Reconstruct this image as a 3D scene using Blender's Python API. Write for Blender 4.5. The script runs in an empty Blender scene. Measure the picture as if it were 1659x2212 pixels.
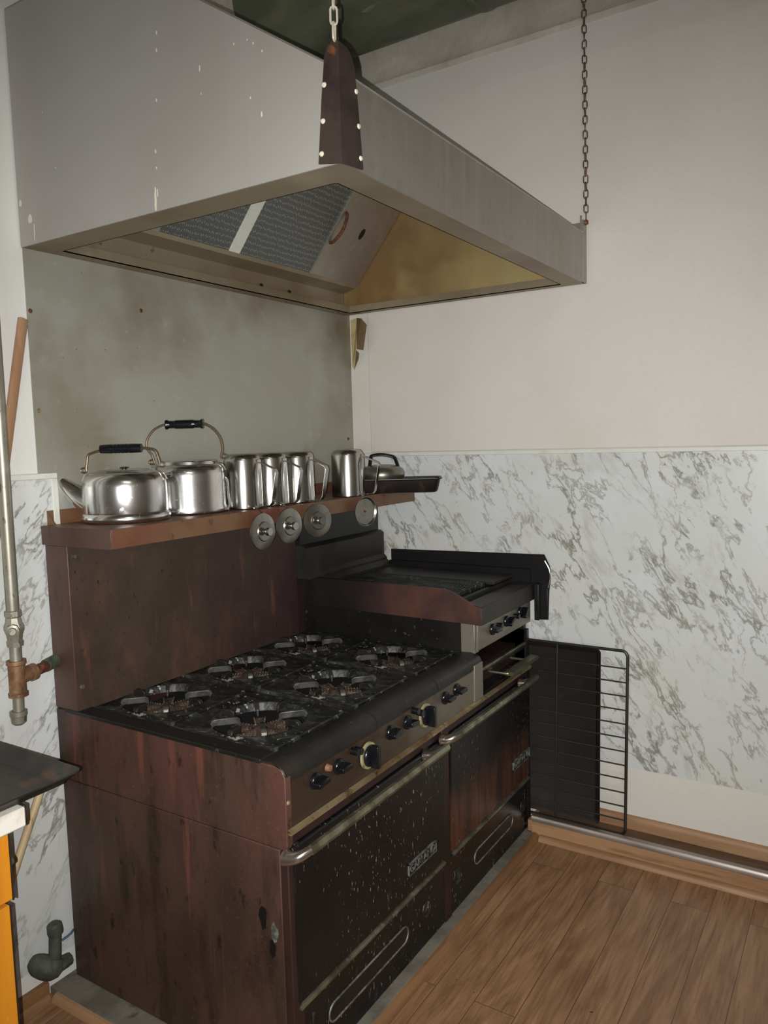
import bpy, bmesh, math, random
from mathutils import Vector, Matrix
random.seed(7)
SC = bpy.context.scene
COL = SC.collection
PI = math.pi

# ---------------------------------------------------------------- camera
CAMPOS = Vector((2.0258, -2.9437, 1.6072)); YAW, PITCH, ROLL, FPX = .5664, -.0924, -.0281, 1664.5
fw = Vector((-math.sin(YAW)*math.cos(PITCH), math.cos(YAW)*math.cos(PITCH), math.sin(PITCH)))
rt = Vector((math.cos(YAW), math.sin(YAW), 0)); up = rt.cross(fw)
r2 = rt*math.cos(ROLL) + up*math.sin(ROLL); u2 = -rt*math.sin(ROLL) + up*math.cos(ROLL)
cd = bpy.data.cameras.new('camera'); cam = bpy.data.objects.new('camera', cd); COL.objects.link(cam)
cam.matrix_world = Matrix(((r2.x, u2.x, -fw.x, CAMPOS.x), (r2.y, u2.y, -fw.y, CAMPOS.y), (r2.z, u2.z, -fw.z, CAMPOS.z), (0, 0, 0, 1)))
cd.sensor_fit = 'VERTICAL'; cd.sensor_height = 24; cd.lens = 24*FPX/2212; cd.clip_start = .02
SC.camera = cam

# ---------------------------------------------------------------- light
SC.view_settings.view_transform = 'Standard'; SC.view_settings.look = 'None'
SC.view_settings.gamma = 1; SC.view_settings.use_curve_mapping = False
SC.view_settings.exposure = 0.0
w = bpy.data.worlds.new('world'); SC.world = w; w.use_nodes = True
w.node_tree.nodes['Background'].inputs[0].default_value = (.80, .82, .85, 1)
w.node_tree.nodes['Background'].inputs[1].default_value = .16

def light(name, kind, loc, power, size=.1, size_y=None, target=None, color=(1, 1, 1)):
    l = bpy.data.lights.new(name, kind); o = bpy.data.objects.new(name, l); COL.objects.link(o)
    l.energy = power; l.color = color; o.location = loc
    if kind == 'AREA':
        l.shape = 'RECTANGLE'; l.size = size; l.size_y = size_y or size
    else:
        l.shadow_soft_size = size
    if target is not None:
        o.rotation_euler = (Vector(target)-Vector(loc)).to_track_quat('-Z', 'Y').to_euler()
    return o
# the phone's flash, just beside its lens
fl = light('camera_flash', 'SPOT', CAMPOS - r2*.026 - u2*.012 - fw*.005, 235, .0015, target=CAMPOS+fw*2+Vector((.05, 0, -.16)), color=(1, .985, .95))
fl.data.spot_size = math.radians(106); fl.data.spot_blend = 1.0
# daylight from the kitchen's window behind the photographer, and an added, unseen overhead fill light
light('window_light', 'AREA', (3.3, -5.3, 1.5), 30, 1.5, 1.3, target=(1.8, 0, 1.0), color=(.95, .98, 1))
light('overhead_fill', 'AREA', (2.9, -3.2, 3.4), 7, 1.2, .3, target=(2.6, -2.6, 0), color=(1, .96, .88))

# ---------------------------------------------------------------- materials
def rgb(r, g, b):
    f = lambda c: (c/255/12.92) if c/255 <= .04045 else ((c/255+.055)/1.055)**2.4
    return (f(r), f(g), f(b), 1)

def mat(name, base, rough=.5, metal=0., layers=(), bump=None, spec=None, aniso=0, coat=0):
    """layers: dict(col, sc=(x,y,z), s, lo, hi, det, rot, amt, ridge, warp, r)"""
    m = bpy.data.materials.new(name); m.use_nodes = True
    nt = m.node_tree; N = nt.nodes; L = nt.links
    b = N['Principled BSDF']; b.inputs['Metallic'].default_value = metal
    b.inputs['Roughness'].default_value = rough
    if spec is not None: b.inputs['Specular IOR Level'].default_value = spec
    if aniso: b.inputs['Anisotropic'].default_value = aniso
    if coat: b.inputs['Coat Weight'].default_value = coat; b.inputs['Coat Roughness'].default_value = .15
    tc = N.new('ShaderNodeTexCoord')
    rgbn = N.new('ShaderNodeRGB'); rgbn.outputs[0].default_value = base; cur = rgbn.outputs[0]
    rv = N.new('ShaderNodeValue'); rv.outputs[0].default_value = rough; rcur = rv.outputs[0]; ruse = False
    for i, l in enumerate(layers):
        mp = N.new('ShaderNodeMapping'); L.new(tc.outputs['Object'], mp.inputs[0])
        mp.inputs['Scale'].default_value = l.get('sc', (1, 1, 1)); mp.inputs['Rotation'].default_value = l.get('rot', (0, 0, 0))
        mp.inputs['Location'].default_value = (i*3.17, i*1.31+l.get('seed', 0), i*2.23)
        if 'rot' in l:
            mp.vector_type = 'TEXTURE'; q_ = l.get('sc', (1, 1, 1)); mp.inputs['Scale'].default_value = tuple(1/c for c in q_)
        vec = mp.outputs[0]
        if l.get('warp'):
            wn = N.new('ShaderNodeTexNoise'); wn.inputs['Scale'].default_value = l.get('ws', 3); wn.inputs['Detail'].default_value = 3
            L.new(vec, wn.inputs['Vector'])
            va = N.new('ShaderNodeVectorMath'); va.operation = 'MULTIPLY_ADD'
            L.new(wn.outputs['Color'], va.inputs[0]); va.inputs[1].default_value = (l['warp'],)*3; L.new(vec, va.inputs[2]); vec = va.outputs[0]
        if l.get('vor'):
            nz = N.new('ShaderNodeTexVoronoi'); nz.inputs['Scale'].default_value = l.get('s', 5); L.new(vec, nz.inputs['Vector'])
            out = nz.outputs['Distance']
            if l['vor'] == 'edge': nz.feature = 'DISTANCE_TO_EDGE'; out = nz.outputs['Distance']
        else:
            nz = N.new('ShaderNodeTexNoise'); nz.inputs['Scale'].default_value = l.get('s', 5)
            nz.inputs['Detail'].default_value = l.get('det', 4); nz.inputs['Roughness'].default_value = l.get('nr', .55)
            L.new(vec, nz.inputs['Vector']); out = nz.outputs['Fac']
        if l.get('ridge'):
            a = N.new('ShaderNodeMath'); a.operation = 'SUBTRACT'; a.inputs[1].default_value = .5; L.new(out, a.inputs[0])
            a2 = N.new('ShaderNodeMath'); a2.operation = 'ABSOLUTE'; L.new(a.outputs[0], a2.inputs[0]); out = a2.outputs[0]
        mr = N.new('ShaderNodeMapRange'); L.new(out, mr.inputs['Value'])
        mr.inputs['From Min'].default_value = l.get('lo', .45); mr.inputs['From Max'].default_value = l.get('hi', .6)
        mr.inputs['To Min'].default_value = 0; mr.inputs['To Max'].default_value = l.get('amt', 1)
        fac = mr.outputs[0]
        if l.get('gate'):   # patchiness
            g = N.new('ShaderNodeTexNoise'); g.inputs['Scale'].default_value = l['gate']; g.inputs['Detail'].default_value = 2
            L.new(tc.outputs['Object'], g.inputs['Vector'])
            gm = N.new('ShaderNodeMapRange'); gm.inputs['From Min'].default_value = l.get('glo', .45); gm.inputs['From Max'].default_value = l.get('ghi', .6); L.new(g.outputs['Fac'], gm.inputs['Value'])
            mu = N.new('ShaderNodeMath'); mu.operation = 'MULTIPLY'; L.new(fac, mu.inputs[0]); L.new(gm.outputs[0], mu.inputs[1]); fac = mu.outputs[0]
        if l.get('ag'):   # where on the part the stain sits: full at a, gone at b, with a ragged edge
            ax, a_, b_ = l['ag']; sp = N.new('ShaderNodeSeparateXYZ'); L.new(tc.outputs['Object'], sp.inputs[0])
            wn = N.new('ShaderNodeTexNoise'); wn.inputs['Scale'].default_value = 7; wn.inputs['Detail'].default_value = 4; L.new(tc.outputs['Object'], wn.inputs['Vector'])
            ad = N.new('ShaderNodeMath'); ad.operation = 'MULTIPLY_ADD'; L.new(wn.outputs['Fac'], ad.inputs[0]); ad.inputs[1].default_value = (b_-a_)*1.2; L.new(sp.outputs['xyz'.index(ax)], ad.inputs[2])
            gm = N.new('ShaderNodeMapRange'); k_ = (b_-a_)*.6; gm.inputs['From Min'].default_value = a_+k_; gm.inputs['From Max'].default_value = b_+k_; gm.inputs['To Min'].default_value = 1; gm.inputs['To Max'].default_value = 0
            L.new(ad.outputs[0], gm.inputs['Value'])
            mu = N.new('ShaderNodeMath'); mu.operation = 'MULTIPLY'; L.new(fac, mu.inputs[0]); L.new(gm.outputs[0], mu.inputs[1]); fac = mu.outputs[0]
        mx = N.new('ShaderNodeMix'); mx.data_type = 'RGBA'
        L.new(fac, mx.inputs[0]); L.new(cur, mx.inputs[6]); mx.inputs[7].default_value = l['col']; cur = mx.outputs[2]
        if 'r' in l:
            rm = N.new('ShaderNodeMix'); rm.data_type = 'FLOAT'; L.new(fac, rm.inputs[0]); L.new(rcur, rm.inputs[2]); rm.inputs[3].default_value = l['r']; rcur = rm.outputs[0]; ruse = True
        if 'm' in l:
            mm = N.new('ShaderNodeMix'); mm.data_type = 'FLOAT'; L.new(fac, mm.inputs[0]); mm.inputs[2].default_value = metal; mm.inputs[3].default_value = l['m']; L.new(mm.outputs[0], b.inputs['Metallic'])
    L.new(cur, b.inputs['Base Color'])
    if ruse: L.new(rcur, b.inputs['Roughness'])
    if bump:
        sc, s, st, dist = bump
        mp = N.new('ShaderNodeMapping'); L.new(tc.outputs['Object'], mp.inputs[0]); mp.inputs['Scale'].default_value = sc
        nz = N.new('ShaderNodeTexNoise'); nz.inputs['Scale'].default_value = s; nz.inputs['Detail'].default_value = 5; L.new(mp.outputs[0], nz.inputs['Vector'])
        bp = N.new('ShaderNodeBump'); bp.inputs['Strength'].default_value = st; bp.inputs['Distance'].default_value = dist
        L.new(nz.outputs['Fac'], bp.inputs['Height']); L.new(bp.outputs[0], b.inputs['Normal'])
    return m

M = {}
M['wall'] = mat('painted_wall', rgb(214, 211, 203), .6, layers=[dict(col=rgb(196, 186, 172), s=1.3, lo=.42, hi=.75, amt=.55), dict(col=rgb(206, 196, 186), s=40, lo=.5, hi=.8, amt=.35)], bump=((1, 1, 1), 90, .12, .002))
M['wall_board'] = mat('painted_board', rgb(214, 210, 204), .6, layers=[dict(col=rgb(198, 186, 174), s=1.1, lo=.42, hi=.75, amt=.6), dict(col=rgb(206, 194, 184), s=55, lo=.5, hi=.8, amt=.35), dict(col=rgb(110, 100, 90), s=60, lo=.76, hi=.80, amt=.7)], bump=((1, 1, 1), 120, .10, .002))
M['wall_white'] = mat('white_painted_wall', rgb(222, 222, 218), .55, layers=[dict(col=rgb(200, 198, 190), s=2, lo=.45, hi=.8, amt=.5)], bump=((1, 1, 1), 70, .1, .002))
M['cove'] = mat('cove_plaster', rgb(196, 190, 178), .65, layers=[dict(col=rgb(150, 138, 122), s=3, lo=.45, hi=.75, amt=.6), dict(col=rgb(222, 218, 206), s=9, sc=(.3, 1, 1), lo=.58, hi=.7, amt=.5)], bump=((1, 1, 1), 18, .5, .012))
def marble(name, rot):
    return mat(name, rgb(205, 208, 207), .32, layers=[
        dict(col=rgb(212, 216, 220), s=2.2, lo=.5, hi=.65, amt=.9),
        dict(col=rgb(206, 205, 194), s=2.6, lo=.5, hi=.72, amt=.7, seed=4),
        dict(col=rgb(216, 190, 172), s=1.6, lo=.58, hi=.74, amt=.5, seed=9),
        dict(col=rgb(176, 174, 162), s=4.2, sc=(2.3, 2.3, .9), rot=rot, lo=.55, hi=.66, det=9, nr=.72, warp=.25, ws=3, amt=.7, gate=3.0, seed=6, glo=.42, ghi=.54),
        dict(col=rgb(112, 112, 100), s=1.7, sc=(2.3, 2.3, .9), rot=rot, lo=.016, hi=.0, det=8, nr=.62, ridge=True, warp=.28, ws=2.6, amt=.85, gate=3.1, glo=.38, ghi=.50),
        dict(col=rgb(132, 130, 116), s=3.4, sc=(2.3, 2.3, .9), rot=rot, lo=.022, hi=.0, det=7, nr=.62, ridge=True, warp=.22, ws=4, amt=.75, seed=3, gate=4.2, glo=.40, ghi=.52),
        dict(col=rgb(104, 102, 92), s=5.0, sc=(2.3, 2.3, .9), rot=rot, lo=.66, hi=.70, det=8, nr=.7, warp=.25, ws=4, amt=.75, seed=15, gate=3.3, glo=.5, ghi=.58),
        dict(col=rgb(150, 132, 108), s=2.2, sc=(2.3, 2.3, .9), rot=rot, lo=.010, hi=.0, det=8, nr=.66, ridge=True, warp=.3, ws=3, amt=.7, seed=12, gate=2.4, glo=.5, ghi=.6),
    ])
M['marble_r'] = marble('marble_laminate_right', (0, -.55, 0))
M['marble_l'] = marble('marble_laminate_left', (-.65, 0, 0))
M['white_trim'] = mat('white_trim', rgb(214, 216, 208), .45, layers=[dict(col=rgb(188, 184, 168), s=14, lo=.5, hi=.75, amt=.5)])
M['hood'] = mat('hood_stainless', rgb(166, 162, 155), .46, .72, layers=[
    dict(col=rgb(150, 140, 122), s=1.6, lo=.45, hi=.75, amt=.6), dict(col=rgb(190, 186, 180), s=4, sc=(6, 6, .5), lo=.5, hi=.75, amt=.35),
    dict(col=rgb(128, 116, 96), s=30, lo=.55, hi=.8, amt=.3)], bump=((1, 1, 1), 160, .05, .001))
M['hood_face'] = mat('hood_face_stainless', rgb(180, 177, 173), .60, .45, layers=[
    dict(col=rgb(150, 144, 130), s=1.0, lo=.45, hi=.75, amt=.5), dict(col=rgb(186, 184, 182), s=2, sc=(7, 7, .3), lo=.5, hi=.8, amt=.25),
    dict(col=rgb(232, 222, 200), s=26, sc=(3.2, 3.2, .45), lo=.80, hi=.815, amt=.9, m=0.)], bump=((1, 1, 1), 160, .04, .001))
M['hood_greasy'] = mat('hood_greasy_underside', rgb(142, 130, 108), .5, .35, layers=[
    dict(col=rgb(104, 86, 60), s=2.2, lo=.42, hi=.7, amt=.7), dict(col=rgb(176, 166, 142), s=3.5, lo=.56, hi=.72, amt=.5, seed=3),
    dict(col=rgb(62, 52, 38), s=22, lo=.70, hi=.76, amt=.8)])
M['hood_brown'] = mat('hood_greasy_end', rgb(170, 150, 104), .5, .25, layers=[
    dict(col=rgb(120, 90, 56), s=2.5, lo=.25, hi=.5, amt=.9, ag=('x', -.25, .25)), dict(col=rgb(176, 160, 118), s=3, sc=(1, 1, .4), lo=.55, hi=.7, amt=.5, seed=2), dict(col=rgb(196, 150, 70), s=4, lo=.4, hi=.6, amt=.7, ag=('x', .5, .3))])
M['steel_wall'] = mat('greasy_steel_sheet', rgb(172, 171, 160), .48, .45, layers=[
    dict(col=rgb(188, 189, 182), s=3, lo=.5, hi=.7, amt=.6), dict(col=rgb(132, 120, 94), s=1.7, lo=.54, hi=.74, amt=.75, seed=2),
    dict(col=rgb(172, 171, 158), s=5, sc=(1, .6, 4), lo=.55, hi=.7, amt=.3),
    dict(col=rgb(126, 108, 78), s=2.6, lo=.30, hi=.62, amt=.75, seed=11, ag=('z', 1.34, 1.10)), dict(col=rgb(122, 108, 82), s=2.2, lo=.25, hi=.6, amt=.6, seed=14, ag=('y', .85, .45)),
    dict(col=rgb(196, 196, 186), s=22, lo=.62, hi=.72, amt=.3), dict(col=rgb(74, 68, 54), s=60, lo=.72, hi=.75, amt=.8)], bump=((1, 1, 1), 30, .05, .004))
M['duct'] = mat('dark_galvanised_duct', rgb(112, 118, 98), .55, .2, layers=[
    dict(col=rgb(80, 84, 68), s=4, sc=(.5, 1, 1), lo=.45, hi=.6, amt=.8), dict(col=rgb(128, 126, 92), s=6, lo=.55, hi=.7, amt=.5),
    dict(col=rgb(150, 148, 130), s=9, sc=(.35, 1, 1), lo=.72, hi=.745, amt=.6)])
M['ceiling'] = mat('ceiling_paint', rgb(150, 144, 126), .7, layers=[dict(col=rgb(110, 104, 86), s=3, lo=.4, hi=.7)])
M['bracket'] = mat('dark_brown_bracket', rgb(66, 54, 50), .5, .2, layers=[dict(col=rgb(50, 40, 38), s=12, lo=.4, hi=.6), dict(col=rgb(150, 140, 128), s=30, lo=.74, hi=.78, amt=.5)])
M['rivet'] = mat('white_rivet', rgb(214, 206, 186), .4)
M['rust'] = mat('rusty_iron', rgb(112, 68, 44), .7, .2, layers=[dict(col=rgb(70, 40, 28), s=40, lo=.4, hi=.6), dict(col=rgb(150, 104, 66), s=60, lo=.55, hi=.7, amt=.6)])
M['chain_white'] = mat('white_coated_chain', rgb(206, 196, 178), .5, .2, layers=[dict(col=rgb(140, 108, 80), s=25, lo=.6, hi=.7, amt=.6)])
M['chain_rust'] = mat('rusty_chain', rgb(134, 112, 94), .5, .5, layers=[dict(col=rgb(84, 60, 46), s=40, lo=.4, hi=.6, amt=.8)])
M['side'] = mat('red_brown_enamel_side', rgb(74, 55, 46), .50, .1, layers=[
    dict(col=rgb(54, 41, 34), s=2.4, sc=(1.4, 1, .8), lo=.42, hi=.62, amt=.85, det=6),
    dict(col=rgb(90, 58, 50), s=2.6, sc=(1.8, 1, .6), lo=.50, hi=.68, amt=.8, seed=5, det=6),
    dict(col=rgb(40, 30, 25), s=4.4, sc=(2.2, 1, .5), lo=.52, hi=.66, amt=.85, seed=2, det=9, nr=.65),
    dict(col=rgb(128, 84, 58), s=6, sc=(6, 1, .2), lo=.62, hi=.70, amt=.55, seed=8, det=6, gate=2.2, glo=.45, ghi=.6),
    dict(col=rgb(112, 68, 56), s=5, sc=(4, 1, .3), lo=.60, hi=.68, amt=.7, seed=21, det=6),
    dict(col=rgb(28, 22, 19), s=18, sc=(1.5, 1, .7), lo=.62, hi=.70, amt=.8, det=6),
    dict(col=rgb(112, 80, 64), s=80, lo=.58, hi=.75, amt=.4)], bump=((1, 1, 1), 70, .15, .002))
M['side_plain'] = mat('red_brown_enamel_plain', rgb(84, 61, 53), .48, .1, layers=[
    dict(col=rgb(72, 46, 38), s=4, sc=(1, 1, .5), lo=.42, hi=.65, amt=.8), dict(col=rgb(52, 34, 28), s=9, sc=(2, 2, .6), lo=.6, hi=.72, amt=.8)], bump=((1, 1, 1), 70, .1, .002))
M['backsplash'] = mat('burnt_brown_backsplash', rgb(72, 58, 49), .5, .15, layers=[
    dict(col=rgb(58, 46, 39), s=5, lo=.40, hi=.62, amt=.85, det=8, nr=.65), dict(col=rgb(104, 68, 54), s=4, sc=(1, 1.5, .8), lo=.54, hi=.68, amt=.7, seed=2, det=8, nr=.65, ag=('z', .9, 1.25)),
    dict(col=rgb(52, 34, 38), s=3, sc=(1, 1.3, .8), lo=.30, hi=.5, amt=.85, seed=3, ag=('y', .25, -.35)),
    dict(col=rgb(120, 74, 58), s=7, sc=(1, 3, .5), lo=.60, hi=.72, amt=.6, det=7), dict(col=rgb(26, 22, 20), s=60, sc=(1, 1.6, .8), lo=.64, hi=.70, amt=.8)], bump=((1, 1, 1), 60, .15, .002))
M['shelf'] = mat('copper_brown_shelf', rgb(114, 86, 62), .46, .2, layers=[
    dict(col=rgb(104, 58, 46), s=3.5, lo=.44, hi=.60, amt=.8, det=5), dict(col=rgb(92, 78, 64), s=2.6, lo=.5, hi=.62, amt=.75, seed=6, ag=('y', .5, 0)), dict(col=rgb(56, 38, 30), s=20, lo=.62, hi=.70, amt=.7)])
M['black'] = mat('greasy_black_enamel', rgb(30, 29, 27), .42, .1, layers=[
    dict(col=rgb(16, 15, 14), s=5, lo=.4, hi=.6, amt=.8), dict(col=rgb(52, 40, 34), s=4, lo=.58, hi=.72, amt=.5, seed=3),
    dict(col=rgb(92, 92, 86), s=50, lo=.66, hi=.74, amt=.6)], bump=((1, 1, 1), 45, .25, .003))
M['black_plain'] = mat('black_sheet', rgb(24, 24, 25), .38, .2, layers=[dict(col=rgb(38, 34, 32), s=6, lo=.5, hi=.7, amt=.6)])
M['griddle_black'] = mat('charbroiler_dark_steel', rgb(52, 50, 46), .46, .4, layers=[
    dict(col=rgb(34, 30, 28), s=4, lo=.42, hi=.62, amt=.8), dict(col=rgb(68, 62, 56), s=9, lo=.56, hi=.7, amt=.5)], bump=((1, 1, 1), 60, .1, .002))
M['cb_side'] = mat('charbroiler_heat_stained_side', rgb(34, 30, 28), .5, .2, layers=[
    dict(col=rgb(22, 20, 19), s=5, lo=.42, hi=.6, amt=.8), dict(col=rgb(76, 50, 50), s=4, lo=.25, hi=.45, amt=.85, seed=1, ag=('x', .10, -.18)),
    dict(col=rgb(98, 66, 48), s=9, lo=.36, hi=.60, amt=.85, seed=7, det=8, ag=('x', .16, .02)), dict(col=rgb(64, 50, 42), s=4, lo=.35, hi=.55, amt=.8, seed=9, ag=('x', .42, .27))], bump=((1, 1, 1), 60, .15, .002))
M['cast'] = mat('ashy_cast_iron', rgb(44, 43, 40), .48, .25, layers=[
    dict(col=rgb(20, 20, 19), s=7, lo=.44, hi=.58, amt=.85, det=6), dict(col=rgb(104, 106, 98), s=9, sc=(1, 2, 1), lo=.50, hi=.72, amt=.8, seed=4, det=10, nr=.75),
    dict(col=rgb(176, 178, 168), s=55, lo=.62, hi=.67, amt=.85, seed=2, det=2, gate=5, glo=.48, ghi=.6)], bump=((1, 1, 1), 50, .6, .006))
M['finger'] = mat('worn_iron_finger', rgb(88, 86, 81), .45, .35, layers=[dict(col=rgb(48, 46, 42), s=30, lo=.45, hi=.6, amt=.8)], bump=((1, 1, 1), 90, .2, .002))
M['burner'] = mat('burner_casting', rgb(92, 74, 64), .6, .3, layers=[dict(col=rgb(52, 44, 40), s=40, lo=.45, hi=.6, amt=.8), dict(col=rgb(150, 140, 128), s=120, lo=.6, hi=.68, amt=.7)], bump=((1, 1, 1), 140, .6, .004))
M['panel'] = mat('stained_control_panel', rgb(128, 120, 106), .46, .45, layers=[
    dict(col=rgb(62, 46, 36), s=3, lo=.20, hi=.42, amt=.95, ag=('y', -.45, .10)), dict(col=rgb(74, 58, 46), s=6, lo=.5, hi=.7, amt=.7)])
M['panel_steel'] = mat('dull_control_steel', rgb(150, 144, 132), .42, .6, layers=[dict(col=rgb(112, 102, 90), s=4, lo=.45, hi=.7, amt=.7), dict(col=rgb(80, 70, 60), s=16, lo=.62, hi=.72, amt=.6)])
M['brass'] = mat('brassy_trim', rgb(190, 172, 134), .38, .7, layers=[dict(col=rgb(120, 84, 50), s=8, lo=.45, hi=.65, amt=.8), dict(col=rgb(70, 52, 40), s=22, lo=.6, hi=.7, amt=.7)])
M['greasy_chrome'] = mat('greasy_chrome_bar', rgb(150, 148, 128), .32, .8, layers=[dict(col=rgb(92, 88, 66), s=16, lo=.42, hi=.62, amt=.8), dict(col=rgb(186, 186, 176), s=30, lo=.6, hi=.7, amt=.6)])
M['chrome'] = mat('chrome', rgb(190, 182, 176), .18, .95)
M['door'] = mat('speckled_black_oven_door', rgb(24, 23, 23), .36, .2, layers=[
    dict(col=rgb(14, 14, 14), s=6, lo=.4, hi=.6, amt=.8), dict(col=rgb(46, 30, 26), s=2.4, sc=(1, 1, .6), lo=.58, hi=.72, amt=.7, seed=5),
    dict(col=rgb(146, 144, 138), s=75, sc=(1, 1.6, .6), lo=.655, hi=.70, amt=.9, det=2, gate=4, glo=.42, ghi=.58),
    dict(col=rgb(72, 72, 76), s=24, sc=(1, 2, .5), lo=.62, hi=.74, amt=.5, gate=3)], bump=((1, 1, 1), 110, .2, .002))
M['door_rust'] = mat('rust_streaked_oven_door', rgb(24, 23, 23), .38, .2, layers=[
    dict(col=rgb(14, 14, 14), s=6, lo=.4, hi=.6, amt=.8), dict(col=rgb(84, 52, 38), s=5, sc=(1, 3, .35), lo=.30, hi=.52, amt=.9, seed=5, ag=('z', .34, .46), det=6),
    dict(col=rgb(100, 60, 42), s=6, sc=(1, 5, .3), lo=.52, hi=.66, amt=.85, seed=9, ag=('z', .34, .44)),
    dict(col=rgb(130, 128, 124), s=75, sc=(1, 1.6, .6), lo=.655, hi=.70, amt=.9, det=2, gate=4, glo=.42, ghi=.58)], bump=((1, 1, 1), 110, .2, .002))
M['frame'] = mat('dark_maroon_frame', rgb(54, 36, 34), .45, .2, layers=[dict(col=rgb(30, 22, 21), s=6, sc=(1, 1, .4), lo=.42, hi=.62, amt=.85), dict(col=rgb(104, 56, 40), s=6, sc=(1, 1, .3), lo=.62, hi=.72, amt=.7)])
M['mark'] = mat('chalky_outline', rgb(128, 132, 126), .5, .3, layers=[dict(col=rgb(60, 60, 56), s=40, lo=.4, hi=.6, amt=.8)])
M['steel_item'] = mat('brushed_stainless', rgb(190, 188, 184), .21, 1., layers=[dict(col=rgb(140, 134, 126), s=6, lo=.45, hi=.7, amt=.5), dict(col=rgb(112, 106, 98), s=40, sc=(1, 1, .5), lo=.62, hi=.75, amt=.5)], bump=((6, 6, .5), 60, .04, .001))
M['lid'] = mat('dull_lid_steel', rgb(150, 147, 140), .28, .95, layers=[dict(col=rgb(110, 104, 94), s=16, lo=.45, hi=.7, amt=.6)])
M['alu'] = mat('polished_aluminium', rgb(228, 228, 228), .21, 1., layers=[dict(col=rgb(196, 194, 192), s=5, lo=.45, hi=.7, amt=.6), dict(col=rgb(236, 236, 235), s=70, lo=.62, hi=.7, amt=.5, r=.45), dict(col=rgb(128, 120, 108), s=14, lo=.66, hi=.76, amt=.5)], bump=((1, 1, 1), 45, .05, .001))
M['bakelite'] = mat('black_bakelite', rgb(16, 18, 22), .22)
M['wire'] = mat('dull_bronze_wire', rgb(112, 98, 80), .4, .8)
M['domekettle'] = mat('dull_nickel', rgb(140, 136, 126), .36, .9, layers=[dict(col=rgb(112, 106, 94), s=7, lo=.45, hi=.7, amt=.6)])
M['pan'] = mat('dark_baked_pan', rgb(48, 38, 34), .4, .4, layers=[dict(col=rgb(30, 24, 22), s=8, lo=.42, hi=.6, amt=.8), dict(col=rgb(72, 54, 46), s=20, lo=.6, hi=.7, amt=.6)])
M['sheetpan'] = mat('burnt_sheet_pan', rgb(66, 64, 60), .42, .5, layers=[dict(col=rgb(40, 34, 30), s=4, lo=.42, hi=.62, amt=.8), dict(col=rgb(110, 84, 62), s=10, lo=.6, hi=.7, amt=.5)])
M['blackpan'] = mat('black_roasting_tray', rgb(38, 32, 28), .6, .2, layers=[dict(col=rgb(26, 22, 20), s=4, lo=.42, hi=.62, amt=.8), dict(col=rgb(58, 44, 38), s=9, lo=.58, hi=.7, amt=.6)])
M['rack'] = mat('blackened_wire', rgb(52, 50, 46), .42, .5)
M['galv'] = mat('galvanised_pipe', rgb(150, 147, 132), .42, .6, layers=[dict(col=rgb(186, 184, 172), s=12, lo=.5, hi=.7, amt=.6), dict(col=rgb(90, 84, 70), s=60, sc=(1, 1, .5), lo=.62, hi=.68, amt=.8)])
M['bronze_tee'] = mat('rusty_tee', rgb(136, 104, 76), .5, .4, layers=[dict(col=rgb(96, 64, 40), s=24, lo=.45, hi=.62, amt=.8), dict(col=rgb(176, 154, 124), s=30, lo=.58, hi=.7, amt=.6)])
M['green_pipe'] = mat('verdigris_pipe', rgb(72, 80, 66), .6, .3, layers=[dict(col=rgb(112, 120, 98), s=40, lo=.5, hi=.65, amt=.6), dict(col=rgb(44, 44, 36), s=30, lo=.6, hi=.7, amt=.7)])
M['drain'] = mat('grey_green_cast_pipe', rgb(76, 80, 70), .7, .1, layers=[dict(col=rgb(52, 56, 50), s=20, lo=.42, hi=.6, amt=.8), dict(col=rgb(112, 98, 84), s=24, lo=.62, hi=.72, amt=.6)], bump=((1, 1, 1), 60, .5, .005))
def wood(name, c1, c2, c3, rough=.5, sc=(9, .8, 9), s=2.5):
    return mat(name, c1, rough, layers=[dict(col=c2, s=s, sc=sc, lo=.42, hi=.66, det=7, amt=.85, warp=.12), dict(col=c3, s=s*1.6, sc=sc, lo=.56, hi=.66, det=8, amt=.6, seed=4, warp=.15), dict(col=c3, s=60, lo=.72, hi=.76, amt=.5)])
M['moulding'] = wood('oak_moulding', rgb(166, 130, 96), rgb(138, 100, 70), rgb(106, 76, 54), sc=(.8, 9, 9))
M['moulding_y'] = wood('oak_moulding_along_range', rgb(138, 102, 68), rgb(112, 78, 50), rgb(84, 58, 38), sc=(9, .8, 9))
M['moulding_dark'] = wood('dirty_ledge_wood', rgb(106, 82, 62), rgb(84, 64, 48), rgb(60, 46, 36), sc=(.8, 9, 9))
M['stick'] = wood('raw_wood_moulding', rgb(168, 130, 98), rgb(150, 112, 82), rgb(120, 86, 60), sc=(9, 9, .6))
M['dowel'] = wood('pale_broom_handle', rgb(196, 174, 138), rgb(178, 150, 112), rgb(140, 108, 80), sc=(9, 9, .6))
M['orange'] = mat('orange_varnished_plywood', rgb(214, 138, 34), .35, layers=[dict(col=rgb(190, 116, 34), s=2, sc=(3, 8, .5), lo=.42, hi=.65, amt=.8), dict(col=rgb(232, 170, 80), s=50, lo=.66, hi=.72, amt=.5)])
M['laminate'] = mat('worn_white_laminate_edge', rgb(226, 222, 212), .35, layers=[dict(col=rgb(196, 184, 156), s=14, lo=.55, hi=.68, amt=.7)])
M['dark_edge'] = mat('dark_edge_band', rgb(40, 34, 30), .5)
M['concrete'] = mat('dirty_concrete', rgb(120, 114, 102), .8, layers=[dict(col=rgb(92, 86, 76), s=8, lo=.42, hi=.62, amt=.8), dict(col=rgb(60, 56, 50), s=14, lo=.62, hi=.7, amt=.7)], bump=((1, 1, 1), 60, .4, .004))
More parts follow.
